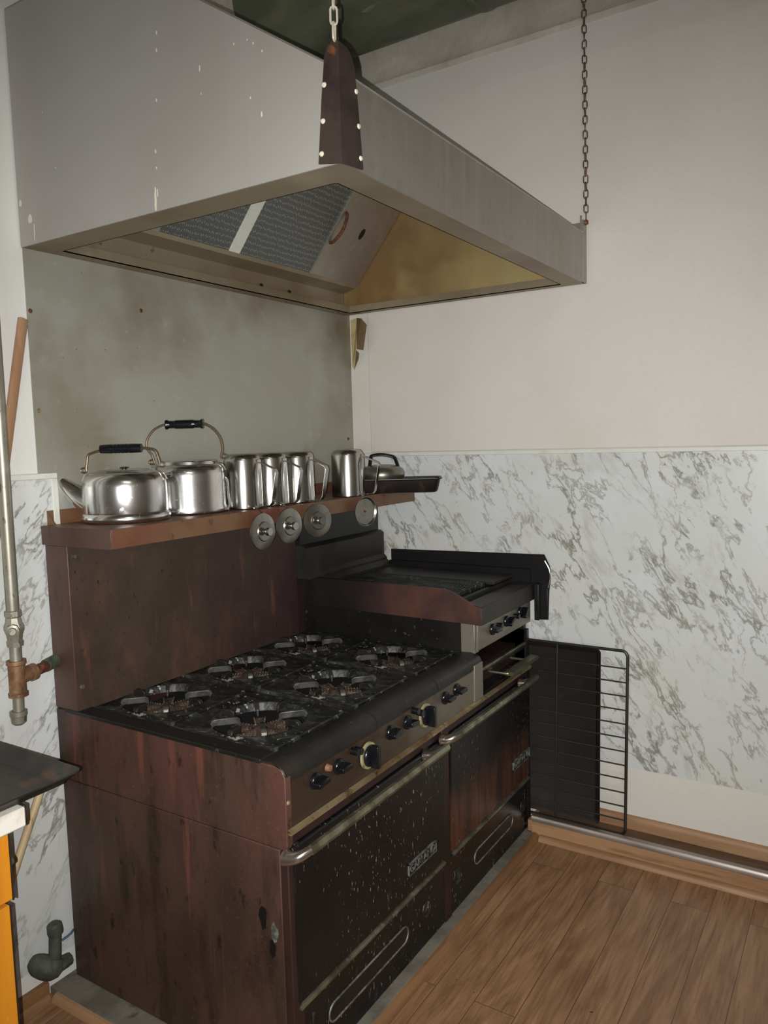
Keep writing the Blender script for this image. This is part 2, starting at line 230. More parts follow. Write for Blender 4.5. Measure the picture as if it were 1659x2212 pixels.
M['alu_strip'] = mat('aluminium_nosing', rgb(170, 160, 152), .34, .8, layers=[dict(col=rgb(120, 110, 104), s=10, sc=(.3, 1, 1), lo=.45, hi=.65, amt=.6)])
M['paper_in'] = mat('yellowed_paper', rgb(186, 172, 128), .6, layers=[dict(col=rgb(150, 128, 80), s=14, lo=.45, hi=.65, amt=.7)])
M['paper_out'] = mat('brown_peeled_paper', rgb(120, 98, 72), .6, layers=[dict(col=rgb(90, 66, 44), s=14, lo=.45, hi=.65, amt=.7)])
M['blue'] = mat('blue_cable', rgb(56, 76, 110), .5)
M['cream'] = mat('cream_dial', rgb(150, 142, 108), .5, layers=[dict(col=rgb(90, 84, 60), s=40, lo=.45, hi=.6, amt=.8)])
M['copper'] = mat('copper_spot', rgb(150, 110, 90), .5, .4)
M['hole'] = mat('dark_gap', rgb(14, 12, 11), .8)

# filters: woven mesh with a regular bump and bright dots
def filter_mat():
    m = mat('aluminium_mesh_filter', rgb(96, 100, 100), .4, .6)
    nt = m.node_tree; N = nt.nodes; L = nt.links; b = N['Principled BSDF']
    tc = N.new('ShaderNodeTexCoord'); mp = N.new('ShaderNodeMapping'); mp.inputs['Scale'].default_value = (46, 105, 1); L.new(tc.outputs['Object'], mp.inputs[0])
    v = N.new('ShaderNodeTexVoronoi'); v.inputs['Scale'].default_value = 1; v.inputs['Randomness'].default_value = .3; L.new(mp.outputs[0], v.inputs['Vector'])
    v.voronoi_dimensions = '2D'
    mr = N.new('ShaderNodeMapRange'); mr.inputs['From Min'].default_value = .12; mr.inputs['From Max'].default_value = .24; L.new(v.outputs['Distance'], mr.inputs['Value'])
    mx = N.new('ShaderNodeMix'); mx.data_type = 'RGBA'; L.new(mr.outputs[0], mx.inputs[0]); mx.inputs[6].default_value = rgb(160, 164, 160); mx.inputs[7].default_value = rgb(102, 105, 104)
    L.new(mx.outputs[2], b.inputs['Base Color'])
    bp = N.new('ShaderNodeBump'); bp.inputs['Strength'].default_value = .35; bp.inputs['Distance'].default_value = .002; L.new(v.outputs['Distance'], bp.inputs['Height']); L.new(bp.outputs[0], b.inputs['Normal'])
    return m
M['filter'] = filter_mat()

def floor_mat():
    m = mat('wood_laminate_planks', rgb(140, 102, 66), .42)
    nt = m.node_tree; N = nt.nodes; L = nt.links; b = N['Principled BSDF']
    tc = N.new('ShaderNodeTexCoord')
    mp = N.new('ShaderNodeMapping'); mp.inputs['Rotation'].default_value = (0, 0, PI/2); L.new(tc.outputs['Object'], mp.inputs[0])
    br = N.new('ShaderNodeTexBrick'); br.inputs['Scale'].default_value = 1; br.inputs['Brick Width'].default_value = 1.22; br.inputs['Row Height'].default_value = .125
    br.inputs['Mortar Size'].default_value = .0010; br.inputs['Mortar Smooth'].default_value = .3; br.inputs['Color1'].default_value = (0, 0, 0, 1); br.inputs['Color2'].default_value = (1, 1, 1, 1); br.inputs['Mortar'].default_value = (.5, .5, .5, 1)
    br.offset = .37; L.new(mp.outputs[0], br.inputs['Vector'])
    # per-plank offset of the grain
    sx = N.new('ShaderNodeVectorMath'); sx.operation = 'MULTIPLY_ADD'; L.new(br.outputs['Color'], sx.inputs[0]); sx.inputs[1].default_value = (3.1, 7.7, 5.3); L.new(tc.outputs['Object'], sx.inputs[2])
    m2 = N.new('ShaderNodeMapping'); m2.inputs['Scale'].default_value = (5, 1.0, 1); L.new(sx.outputs[0], m2.inputs[0])
    n = N.new('ShaderNodeTexNoise'); n.inputs['Scale'].default_value = 1.6; n.inputs['Detail'].default_value = 8; n.inputs['Roughness'].default_value = .62; n.inputs['Distortion'].default_value = 2.4; L.new(m2.outputs[0], n.inputs['Vector'])
    cr = N.new('ShaderNodeValToRGB'); e = cr.color_ramp.elements
    e[0].position = .26; e[0].color = rgb(112, 82, 58); e[1].position = .78; e[1].color = rgb(172, 136, 102)
    x = cr.color_ramp.elements.new(.45); x.color = rgb(144, 108, 77); x = cr.color_ramp.elements.new(.58); x.color = rgb(158, 121, 88)
    L.new(n.outputs['Fac'], cr.inputs[0])
    m3 = N.new('ShaderNodeMapping'); m3.inputs['Scale'].default_value = (60, 3, 1); L.new(sx.outputs[0], m3.inputs[0])
    n2 = N.new('ShaderNodeTexNoise'); n2.inputs['Scale'].default_value = 2; n2.inputs['Detail'].default_value = 5; L.new(m3.outputs[0], n2.inputs['Vector'])
    r2_ = N.new('ShaderNodeMapRange'); r2_.inputs['From Min'].default_value = .45; r2_.inputs['From Max'].default_value = .72; r2_.inputs['To Max'].default_value = .55; L.new(n2.outputs['Fac'], r2_.inputs['Value'])
    mx = N.new('ShaderNodeMix'); mx.data_type = 'RGBA'; L.new(r2_.outputs[0], mx.inputs[0]); L.new(cr.outputs[0], mx.inputs[6]); mx.inputs[7].default_value = rgb(98, 66, 44)
    # seams
    mx2 = N.new('ShaderNodeMix'); mx2.data_type = 'RGBA'; L.new(br.outputs['Fac'], mx2.inputs[0]); L.new(mx.outputs[2], mx2.inputs[6]); mx2.inputs[7].default_value = rgb(74, 50, 34)
    # dark specks of dirt
    n4 = N.new('ShaderNodeTexNoise'); n4.inputs['Scale'].default_value = 45; L.new(tc.outputs['Object'], n4.inputs['Vector'])
    r4 = N.new('ShaderNodeMapRange'); r4.inputs['From Min'].default_value = .76; r4.inputs['From Max'].default_value = .78; L.new(n4.outputs['Fac'], r4.inputs['Value'])
    mx4 = N.new('ShaderNodeMix'); mx4.data_type = 'RGBA'; L.new(r4.outputs[0], mx4.inputs[0]); L.new(mx2.outputs[2], mx4.inputs[6]); mx4.inputs[7].default_value = rgb(30, 26, 22)
    L.new(mx4.outputs[2], b.inputs['Base Color'])
    return m
M['floor'] = floor_mat()

# ---------------------------------------------------------------- mesh helpers
def BM(): return bmesh.new()
def box(bm, x0, x1, y0, y1, z0, z1, mtx=None):
    r = bmesh.ops.create_cube(bm, size=1)['verts']
    for v in r:
        v.co = Vector(((x0+x1)/2 + v.co.x*(x1-x0), (y0+y1)/2 + v.co.y*(y1-y0), (z0+z1)/2 + v.co.z*(z1-z0)))
        if mtx is not None: v.co = mtx @ v.co
    return bm
def prism(bm, poly, axis, a0, a1, mtx=None):
    """extrude a polygon along axis: poly is (y,z) for x, (x,z) for y, (x,y) for z"""
    def P(p, a):
        c = {'x': (a, p[0], p[1]), 'y': (p[0], a, p[1]), 'z': (p[0], p[1], a)}[axis]
        c = Vector(c); return mtx @ c if mtx is not None else c
    A = [bm.verts.new(P(p, a0)) for p in poly]; B = [bm.verts.new(P(p, a1)) for p in poly]
    n = len(poly)
    bm.faces.new(A); bm.faces.new(B[::-1])
    for i in range(n):
        bm.faces.new((A[i], B[i], B[(i+1) % n], A[(i+1) % n]))
    return bm
def sheet(bm, line, axis, a0, a1, t, mtx=None):
    """a folded sheet of thickness t following an open polyline (profile), extruded along axis"""
    n = len(line); L2 = []
    for i, p in enumerate(line):
        a = Vector(line[max(i-1, 0)]); b = Vector(line[min(i+1, n-1)]); p = Vector(p)
        d1 = (p-a).normalized() if i > 0 else (b-p).normalized(); d2 = (b-p).normalized() if i < n-1 else d1
        d = (d1+d2).normalized(); nn = Vector((-d.y, d.x)); k = t/max(.4, nn.dot(Vector((-d1.y, d1.x))))
        L2.append(p+nn*k)
    return prism(bm, [tuple(p) for p in line] + [tuple(p) for p in L2[::-1]], axis, a0, a1, mtx)
def lathe(bm, prof, seg=48, mtx=None, closed=False):
    rings = []
    for r, z in prof:
        if r < 1e-6:
            v = bm.verts.new(mtx @ Vector((0, 0, z)) if mtx is not None else (0, 0, z)); rings.append([v]*seg)
        else:
            rg = []
            for i in range(seg):
                c = Vector((r*math.cos(2*PI*i/seg), r*math.sin(2*PI*i/seg), z)); rg.append(bm.verts.new(mtx @ c if mtx is not None else c))
            rings.append(rg)
    prs = list(zip(rings, rings[1:])) + ([(rings[-1], rings[0])] if closed else [])
    for a, b in prs:
        for i in range(seg):
            j = (i+1) % seg; f = []
            for v in (a[i], a[j], b[j], b[i]):
                if v not in f: f.append(v)
            if len(f) >= 3:
                try: bm.faces.new(f)
                except ValueError: pass
    return bm
def tube(bm, pts, r, seg=10, closed=False, mtx=None, caps=True):
    pts = [Vector(p) for p in pts]; n = len(pts); rings = []
    rr = r if isinstance(r, (list, tuple)) else [r]*n
    prev = None
    for i, p in enumerate(pts):
        if closed: d = pts[(i+1) % n]-pts[i-1]
        else: d = pts[min(i+1, n-1)]-pts[max(i-1, 0)]
        d.normalize()
        if prev is None:
            a = Vector((0, 0, 1)) if abs(d.z) < .9 else Vector((1, 0, 0)); u = d.cross(a).normalized()
        else:
            u = (prev - d*prev.dot(d)).normalized()
        prev = u; v = d.cross(u)
        rg = []
        for k in range(seg):
            c = p + (u*math.cos(2*PI*k/seg)+v*math.sin(2*PI*k/seg))*rr[i]; rg.append(bm.verts.new(mtx @ c if mtx is not None else c))
        rings.append(rg)
    m = n if closed else n-1
    for i in range(m):
        a, b = rings[i], rings[(i+1) % n]
        for k in range(seg): bm.faces.new((a[k], a[(k+1) % seg], b[(k+1) % seg], b[k]))
    if not closed and caps: bm.faces.new(rings[0][::-1]); bm.faces.new(rings[-1])
    return bm
def smooth_path(pts, k=6):
    """Catmull-Rom through the points"""
    P = [Vector(p) for p in pts]; P = [P[0]*2-P[1]] + P + [P[-1]*2-P[-2]]; out = []
    for i in range(1, len(P)-2):
        for j in range(k):
            t = j/k; a, b, c, d = P[i-1:i+3]
            out.append(.5*((2*b)+(c-a)*t+(2*a-5*b+4*c-d)*t*t+(3*b-a-3*c+d)*t**3))
    out.append(P[-2]); return out
def T(x=0, y=0, z=0, rz=0, rx=0, ry=0): return Matrix.Translation((x, y, z)) @ Matrix.Rotation(rz, 4, 'Z') @ Matrix.Rotation(ry, 4, 'Y') @ Matrix.Rotation(rx, 4, 'X')

def origin_of(o):
    v = Vector((0, 0, 0))
    while o is not None: v += o.location; o = o.parent
    return v
def obj(name, bm, m, parent=None, loc=None, local=False, bevel=0, sharp=35, label=None, flat=False):
    """link a bmesh as one object. Vertices are world coordinates unless local."""
    bmesh.ops.recalc_face_normals(bm, faces=bm.faces)
    me = bpy.data.meshes.new(name)
    if loc is None:
        if parent is not None or local: loc = Vector((0, 0, 0))
        else:
            xs = [v.co for v in bm.verts]
            loc = Vector(((min(c.x for c in xs)+max(c.x for c in xs))/2, (min(c.y for c in xs)+max(c.y for c in xs))/2, min(c.z for c in xs)))
    loc = Vector(loc)
    if not local:
        off = loc + (origin_of(parent) if parent is not None else Vector((0, 0, 0)))
        for v in bm.verts: v.co -= off
    bm.to_mesh(me); bm.free()
    if not flat:
        me.shade_smooth(); me.set_sharp_from_angle(angle=math.radians(sharp))
    me.materials.append(m)
    o = bpy.data.objects.new(name, me); COL.objects.link(o); o.location = loc
    if parent is not None: o.parent = parent
    if bevel:
        bv = o.modifiers.new('bevel', 'BEVEL'); bv.width = bevel; bv.segments = 2; bv.limit_method = 'ANGLE'; bv.angle_limit = math.radians(40); bv.harden_normals = False
    if label: o['label'] = label
    return o
def tag(o, label, cat, group=None):
    o['label'] = label; o['category'] = cat
    if group: o['group'] = group
    return o
def thing(name, label, cat, loc, rz=0, group=None):
    o = bpy.data.objects.new(name, None); COL.objects.link(o); o.empty_display_size = .1
    o.location = loc; o.rotation_euler = (0, 0, rz); return tag(o, label, cat, group)
def struct(name, bm, m, **k):
    o = obj(name, bm, m, **k); o['kind'] = 'structure'; return o
def copy_tree(o, parent=None):
    c = o.copy(); COL.objects.link(c)
    if parent is not None: c.parent = parent
    for ch in [x for x in bpy.data.objects if x.parent == o]: copy_tree(ch, c)
    return c

# ---------------------------------------------------------------- the room
H = 3.68
struct('floor', box(BM(), -.1, 4.3, -5.6, .1, -.05, 0), M['floor'])
struct('ceiling', box(BM(), -.1, 4.3, -5.6, .1, H, H+.05), M['ceiling'])
struct('wall_left', box(BM(), -.1, 0, -5.6, .1, 0, H), M['wall_white'])
struct('wall_right', box(BM(), 0, 4.3, 0, .1, 0, H), M['wall'])
struct('wall_back', box(BM(), 0, 4.3, -5.6, -5.5, 0, H), M['wall'])
struct('wall_far_side', box(BM(), 4.2, 4.3, -5.5, 0, 0, H), M['wall'])
# thin painted board over the right wall, its edge a hand's width from the corner
bm = BM(); box(bm, .097, 4.2, -.006, 0, 1.555, 3.125); struct('trim_1', bm, M['wall_board'], bevel=.003)
# cove mouldings under the ceiling
def cove(axis, a0, a1):
    pts = [(0, 3.105), (-.010, 3.112), (-.014, 3.130), (-.004, 3.150), (-.008, 3.19), (-.020, 3.225), (-.032, 3.245), (-.036, 3.275), (-.028, 3.30), (0, 3.31)]
    bm = BM()
    n = 40
    for i in range(n):
        pass
    if axis == 'x':
        rows = []
        for i in range(n+1):
            a = a0+(a1-a0)*i/n
            rows.append([bm.verts.new((a, p[0]*(1+.10*math.sin(i*2.3+j)*(j > 4)), p[1]+.002*math.sin(i*1.7+j*2)*(j > 4))) for j, p in enumerate(pts)])
        for i in range(n):
            for j in range(len(pts)-1): bm.faces.new((rows[i][j], rows[i+1][j], rows[i+1][j+1], rows[i][j+1]))
        bm.faces.new(rows[0]); bm.faces.new(rows[-1][::-1])
    else:
        prism(bm, [(-p[0], p[1]) for p in pts], 'y', a0, a1)
    return bm
struct('trim_2', cove('x', 0, 4.2), M['cove'])
struct('trim_3', cove('y', -5.5, -.04), M['cove'])

# marble laminate panels
pm = thing('wall_panel', 'large marble-patterned laminate panel on the right-hand wall behind the oven rack', 'wall panel', (2.1, -.004, .315))
obj('sheet', box(BM(), .005, 4.19, -.007, 0, .315, 1.537), M['marble_r'], pm)
obj('cap_strip', box(BM(), .005, 4.19, -.010, 0, 1.537, 1.553), M['white_trim'], pm, bevel=.002)
pl = thing('wall_panel', 'marble-patterned laminate panel on the left wall behind the gas pipe', 'wall panel', (.004, -2.6, .105))
obj('sheet', box(BM(), 0, .007, -5.4, -1.567, .105, 1.527), M['marble_l'], pl)
bm = BM(); box(bm, 0, .012, -5.4, -1.550, 1.524, 1.541); box(bm, 0, .012, -1.570, -1.550, .105, 1.524); obj('edge_trim', bm, M['white_trim'], pl, bevel=.002)

# greasy steel sheet on the left wall
ss = thing('steel_wall_sheet', 'greasy stainless steel sheet on the left wall between the range shelf and the hood', 'wall panel', (.002, -.8, .9))
obj('sheet', box(BM(), 0, .0035, -1.606, -.008, .9, 2.80), M['steel_wall'], ss)
for y, z, k in ((-1.595, 2.00, 0), (-1.590, 1.72, 1), (-1.2, 2.05, 0), (-.05, 1.62, 0)):
    obj('screw', lathe(BM(), [(0, .004), (.005, .003), (.007, 0)], 14, T(.003, y, z) @ Matrix.Rotation(PI/2, 4, 'Y')), M['rust'] if k == 0 else M['brass'], ss)
# peeled paper at the corner
pp = thing('peeled_paper', 'torn flap of yellowed paper peeling off the corner under the hood', 'paper', (.05, -.004, 1.93))
bm = BM()
V = [(.006, -.006, 2.155), (.045, -.012, 2.160), (.048, -.030, 2.02), (.020, -.006, 1.93), (.008, -.005, 1.95)]
vs = [bm.verts.new(v) for v in V]; bm.faces.new(vs)
r = bmesh.ops.extrude_face_region(bm, geom=bm.faces[:]);
for e in r['geom']:
    if isinstance(e, bmesh.types.BMVert): e.co.y += .002
obj('torn_base', bm, M['paper_in'], pp, flat=True)
bm = BM()
V = [(.045, -.013, 2.160), (.090, -.045, 2.150), (.122, -.050, 2.118), (.110, -.050, 2.06), (.096, -.044, 2.01), (.052, -.030, 2.02)]
vs = [bm.verts.new(v) for v in V]; bm.faces.new(vs)
V = [(.048, -.030, 2.015), (.070, -.040, 2.00), (.062, -.034, 1.975), (.024, -.008, 1.94)]
vs = [bm.verts.new(v) for v in V]; bm.faces.new(vs)
r = bmesh.ops.extrude_face_region(bm, geom=bm.faces[:]);
for e in r['geom']:
    if isinstance(e, bmesh.types.BMVert): e.co.y += .0015
obj('curled_flap', bm, M['paper_out'], pp, flat=True)

# mouldings at the foot of the right wall: boxed ledge with metal nosing
LX0 = .902
struct('trim_4', prism(BM(), [(-.001, .068), (-.130, .068), (-.134, .065), (-.134, 0), (-.001, 0)], 'x', LX0, 4.2), M['moulding'])
struct('trim_5', prism(BM(), [(-.134+.001, .020), (-.143, .020), (-.152, .016), (-.158, .010), (-.160, 0), (-.133, 0)], 'x', .939, 4.2), M['moulding'])
q = [(-.128+.012*math.cos(a)-.0, .078+.0125*math.sin(a)) for a in [PI*i/10 for i in range(11)]]
q = [(-.105, .069), (-.106, .082), (-.112, .089), (-.121, .091), (-.131, .088), (-.137, .080), (-.138, .069), (-.1345, .066), (-.1345, .069)]
struct('trim_6', prism(BM(), q, 'x', LX0, 4.2), M['alu_strip'])
struct('baseboard_right', prism(BM(), [(0, .068), (-.016, .068), (-.016, .100), (-.013, .112), (-.006, .119), (0, .121)], 'x', .886, 4.2), M['moulding'])
struct('trim_7', box(BM(), LX0, 4.2, -.105, -.016, .068, .0695), M['moulding_dark'])
# left wall foot
struct('baseboard_left', prism(BM(), [(0, 0), (.012, 0), (.012, .040), (.007, .046), (0, .048)], 'y', -5.4, -1.69), M['moulding_y'])
struct('trim_8', prism(BM(), [(.0125, 0), (.034, 0), (.032, .010), (.024, .018), (.0125, .020)], 'y', -5.4, -1.70), M['moulding_y'])
# concrete kerb under the range, with wood shoe along it
struct('trim_9', prism(BM(), [(.001, -1.682), (.911, -1.682), (.911, -.136), (.884, -.136), (.884, -.002), (.001, -.002)], 'z', 0, .022), M['concrete'], bevel=.003)
struct('trim_10', prism(BM(), [(.912, 0), (.938, 0), (.937, .009), (.931, .017), (.921, .022), (.912, .023)], 'y', -1.70, -.136), M['moulding_y'])
struct('trim_11', box(BM(), .8845, .9015, -.134, -.002, .0225, .068), M['moulding'], bevel=.002)
struct('trim_12', prism(BM(), [(-1.683, 0), (-1.704, 0), (-1.700, .012), (-1.692, .020), (-1.683, .021)], 'x', .04, .925), M['moulding'])

# overhead duct
du = thing('ventilation_duct', 'large round dark green metal duct running under the ceiling above the hood', 'duct', (2.1, -.45, 3.06))
cy_, cz_, rr_ = -.46, 3.343, .285
obj('duct_body', lathe(BM(), [(rr_, 0), (rr_, 4.19), (rr_-.01, 4.19), (rr_-.01, 0)], 64, T(.002, cy_, cz_) @ Matrix.Rotation(PI/2, 4, 'Y'), closed=True), M['duct'], du)
for x in (.85, 2.1, 3.3):
    obj('seam_band', lathe(BM(), [(rr_, -.012), (rr_+.004, -.008), (rr_+.004, .008), (rr_, .012)], 64, T(x, cy_, cz_) @ Matrix.Rotation(PI/2, 4, 'Y')), M['duct'], du)

# ---------------------------------------------------------------- the hood
hy0, hy1, hd, hz, hf, ht = -1.612, -.036, 1.100, 2.171, 2.350, 2.797
xs = hd - (ht-hf)/.666
hood = thing('range_hood', 'big stainless steel canopy hood hanging over the range on chains', 'range hood', (.55, -.82, hz))
t = .004
bm = BM(); prism(bm, [(.005, hz), (hd, hz), (hd, hf), (xs, ht), (.005, ht)], 'y', hy0, hy0+t); obj('end_panel', bm, M['hood_face'], hood)
bm = BM(); prism(bm, [(.005, hz), (hd, hz), (hd, hf), (xs, ht), (.005, ht)], 'y', hy1-t, hy1); obj('end_panel', bm, M['hood'], hood)
obj('front_panel', box(BM(), hd-t, hd+.0005, hy0, hy1, hz, hf), M['hood'], hood)
bm = BM(); sheet(bm, [(hd, hf), (xs, ht), (.005, ht)], 'y', hy0, hy1, -t); obj('top_panel', bm, M['hood'], hood)
# bottom rim: mitred inward flange with an upturned lip
def mitre_frame(bm, x0, x1, y0, y1, ix0, ix1, iy0, iy1, z, th):
    o = [(x0, y0), (x1, y0), (x1, y1), (x0, y1)]; i = [(ix0, iy0), (ix1, iy0), (ix1, iy1), (ix0, iy1)]
    for zz in (z, z+th):
        pass
    OB = [bm.verts.new((*p, z)) for p in o]; IB = [bm.verts.new((*p, z)) for p in i]
    OT = [bm.verts.new((*p, z+th)) for p in o]; IT = [bm.verts.new((*p, z+th)) for p in i]
    for k in range(4):
        j = (k+1) % 4
        bm.faces.new((OB[k], OB[j], IB[j], IB[k])); bm.faces.new((OT[k], OT[j], IT[j], IT[k]))
        bm.faces.new((OB[k], OB[j], OT[j], OT[k])); bm.faces.new((IB[k], IB[j], IT[j], IT[k]))
    return bm
ix0, ix1, iy0, iy1 = .055, 1.018, -1.515, -.080
bm = BM(); mitre_frame(bm, .006, hd-t, hy0+t, hy1-t, ix0, ix1, iy0, iy1, hz, .003)
for a in (0,):
    box(bm, ix0-.003, ix0, iy0, iy1, hz, hz+.030); box(bm, ix1, ix1+.003, iy0, iy1, hz, hz+.030)
    box(bm, ix0, ix1, iy0-.003, iy0, hz, hz+.030); box(bm, ix0, ix1, iy1, iy1+.003, hz, hz+.030)
obj('bottom_rim', bm, M['hood_greasy'], hood)
# inside back plate with ledge that carries the filters
bm = BM(); sheet(bm, [(.012, hz+.035), (.012, 2.262), (.075, 2.278), (.082, 2.292)], 'y', hy0+.01, -.064, .003); obj('inner_back_ledge', bm, M['hood_greasy'], hood)
bm = BM(); box(bm, .006, .30, hy0+.01, -.05, hz+.028, hz+.031); 
bm.free()
obj('inner_end_plate', prism(BM(), [(.012, hz+.012), (1.03, hz+.012), (1.03, 2.33), (.52, 2.73), (.012, 2.73)], 'y', -.060, -.056), M['hood_brown'], hood)
obj('inner_end_lip', box(BM(), .02, 1.0, -.078, -.060, hz+.028, hz+.031), M['hood_greasy'], hood)
for x, y in ((.015, -.12), (.015, -.16), (.015, -.62), (.015, -.45)):
    obj('grease_bolt', lathe(BM(), [(0, .006), (.007, .005), (.009, 0)], 14, T(.0155, y, 2.215 if y < -.3 else 2.205) @ Matrix.Rotation(PI/2, 4, 'Y')), M['hole'], hood)
# sloping filter bank: plane from (x .085, z 2.292) to (x .455, z 2.735)
fa = math.atan2(2.735-2.292, .455-.085); fl_len = math.hypot(.37, .443)
def fp(s, y, o=0):   # s along the slope, o off the plane towards the room
    return Vector((.085+math.cos(fa)*s+math.sin(fa)*o, y, 2.292+math.sin(fa)*s-math.cos(fa)*o))
def slab(bm, s0, s1, y0, y1, o0, o1):
    c = [fp(s, y, o) for o in (o0, o1) for (s, y) in ((s0, y0), (s1, y0), (s1, y1), (s0, y1))]
    v = [bm.verts.new(p) for p in c]
    for f in ((0, 1, 2, 3), (4, 5, 6, 7), (0, 1, 5, 4), (1, 2, 6, 5), (2, 3, 7, 6), (3, 0, 4, 7)): bm.faces.new([v[i] for i in f])
    return bm
def filt(y0, y1, hy):
    # built in a local frame so the woven pattern follows the slope
    fo = bpy.data.objects.new('filter_panel', None)
    bm = BM(); box(bm, 0, fl_len, 0, y1-y0, 0, .012)
    me = bpy.data.meshes.new('filter_panel'); bmesh.ops.recalc_face_normals(bm, faces=bm.faces); bm.to_mesh(me); bm.free(); me.materials.append(M['filter'])
    o = bpy.data.objects.new('filter_panel', me); COL.objects.link(o); o.parent = hood
    o.location = Vector((.085, y0, 2.292))-hood.location; o.rotation_euler = (0, -fa, 0)
    bpy.data.objects.remove(fo)
    return o
def hook_handle(parent, y, s0, s1, name='handle'):
    pts = smooth_path([fp(s0, y, .002), fp(s0+.012, y, .020), fp((s0+s1)/2, y-.002, .034), fp(s1-.012, y, .020), fp(s1, y, .002)], 6)
    bm = BM(); tube(bm, pts, .0065, 8)
    for s in (s0-.008, s1+.008): tube(bm, [fp(s, y, .002)+Vector((0, .008*math.cos(a), 0))+(fp(1, y)-fp(0, y))*.008*math.sin(a) for a in [2*PI*i/12 for i in range(12)]], .0035, 8, closed=True)
    return obj(name, bm, M['rust'], hood)
f1 = filt(-1.585, -1.215, 0); f2 = filt(-1.185, -.865, 0); f3 = filt(-.815, -.405, 0)
obj('filter_divider', slab(BM(), 0, fl_len, -1.215, -1.185, .0, .006), M['hood'], hood)
obj('filter_divider', slab(BM(), 0, fl_len, -.865, -.815, .0, .006), M['white_trim'], hood)
obj('filter_divider', slab(BM(), 0, fl_len, -.405, -.375, .0, .008), M['hood'], hood)
obj('blank_plate', slab(BM(), .0, fl_len, -.372, -.064, .0, .005), M['hood'], hood)
bm = BM(); vs = [bm.verts.new(fp(.215+.024*math.cos(a), -.225+.013*math.sin(a), .0065)) for a in [2*PI*k/20 for k in range(20)]]; bm.faces.new(vs); ex = bmesh.ops.extrude_face_region(bm, geom=bm.faces[:])
for e in ex['geom']:
    if isinstance(e, bmesh.types.BMVert): e.co -= (fp(0, 0, 1)-fp(0, 0, 0))*.0012
obj('plate_hole', bm, M['hole'], hood)
hook_handle(hood, -.388, .14, .275); hook_handle(hood, -.825, .25, .36)
# corner bracket with rivets (hangs the near corner)
bz0, bz1, bz2 = 2.166, 2.405, 2.420
br = BM()
ca = br.verts.new((hd+.006, hy0-.006, hz-.004)); cb_ = br.verts.new((hd+.006, hy0-.006, 2.402))
A_ = [br.verts.new((x, hy0-.006, z)) for x, z in ((1.090, 2.404), (1.078, 2.398), (1.070, 2.380), (1.060, 2.30), (1.047, hz+.006))]
B_ = [br.verts.new((hd+.006, y, z)) for y, z in ((-1.588, 2.400), (-1.574, 2.392), (-1.562, 2.370), (-1.553, 2.30), (-1.540, hz+.004))]
br.faces.new([ca, cb_]+A_); br.faces.new([cb_, ca]+B_[::-1])
bk = obj('corner_bracket', br, M['bracket'], hood, flat=True); sm = bk.modifiers.new('thickness', 'SOLIDIFY'); sm.thickness = .004; sm.offset = -1
for x, z in ((1.056, 2.195), (1.062, 2.258), (1.068, 2.327)):
    obj('rivet', lathe(BM(), [(0, .003), (.004, .0025), (.0055, 0)], 14, T(x, hy0-.006, z) @ Matrix.Rotation(PI/2, 4, 'X')), M['rivet'], hood)
for y, z in ((-1.549, 2.195), (-1.553, 2.258), (-1.559, 2.325)):
    obj('rivet', lathe(BM(), [(0, .003), (.004, .0025), (.0055, 0)], 14, T(hd+.006, y, z) @ Matrix.Rotation(PI/2, 4, 'Y')), M['rivet'], hood)
obj('bolt_head', lathe(BM(), [(0, .007), (.008, .006), (.010, .002), (.010, 0)], 16, T(1.092, hy0-.006, 2.386) @ Matrix.Rotation(PI/2, 4, 'X')), M['rust'], hood)
# dried paint drips on the near end of the hood: x, z at the top, x, z at the bottom, width
for k, (xa, za, xb, zb, w_) in enumerate([(0.555, 2.227, 0.553, 2.173, 0.0064), (0.562, 2.222, 0.562, 2.204, 0.0026), (0.587, 2.574, 0.587, 2.566, 0.0032), (0.584, 2.536, 0.584, 2.528, 0.0032), (0.575, 2.426, 0.575, 2.419, 0.0032), (0.563, 2.313, 0.563, 2.304, 0.0038), (0.563, 2.273, 0.563, 2.267, 0.0026), (0.72, 2.461, 0.719, 2.448, 0.0026), (0.72, 2.402, 0.72, 2.398, 0.0019), (0.896, 2.319, 0.896, 2.308, 0.0038), (0.866, 2.357, 0.866, 2.352, 0.0026), (0.88, 2.466, 0.88, 2.461, 0.0032), (0.904, 2.443, 0.904, 2.438, 0.0032), (0.825, 2.48, 0.825, 2.474, 0.0019), (0.864, 2.476, 0.864, 2.473, 0.0019), (0.14, 2.501, 0.14, 2.498, 0.0026), (0.181, 2.351, 0.181, 2.347, 0.0019), (0.057, 2.251, 0.056, 2.228, 0.0179), (0.018, 2.297, 0.017, 2.279, 0.0115), (0.073, 2.223, 0.071, 2.179, 0.0026)]):
    n_ = 7; L_, R_ = [], []
    for i in range(n_+1):
        t_ = i/n_; h_ = w_/2*(math.sin(PI*(.08+.84*t_))**.6)*(.75+.35*t_); x_ = xa+(xb-xa)*t_+.0006*math.sin(k+i*2); z_ = za+(zb-za)*t_
        L_.append((x_-h_, z_)); R_.append((x_+h_, z_))
    obj('paint_drip', prism(BM(), L_+R_[::-1], 'y', hy0-.0008, hy0+.0005), M['rivet'], hood)
# far corner lug
bm = BM(); box(bm, hd-.004, hd+.001, hy1-.052, hy1-.046, hf-.02, hf+.058); box(bm, hd-.004, hd+.0035, hy1-.040, hy1+.001, hz, hf+.045); box(bm, hd-.060, hd-.004, hy1-.004, hy1+.001, hf-.01, hf+.045)
obj('corner_lug', bm, M['hood'], hood)
obj('lug_bolt', lathe(BM(), [(0, .012), (.008, .011), (.010, 0)], 14, T(hd+.002, hy1-.012, hf+.040) @ Matrix.Rotation(PI/2, 4, 'Y')), M['rust'], hood)

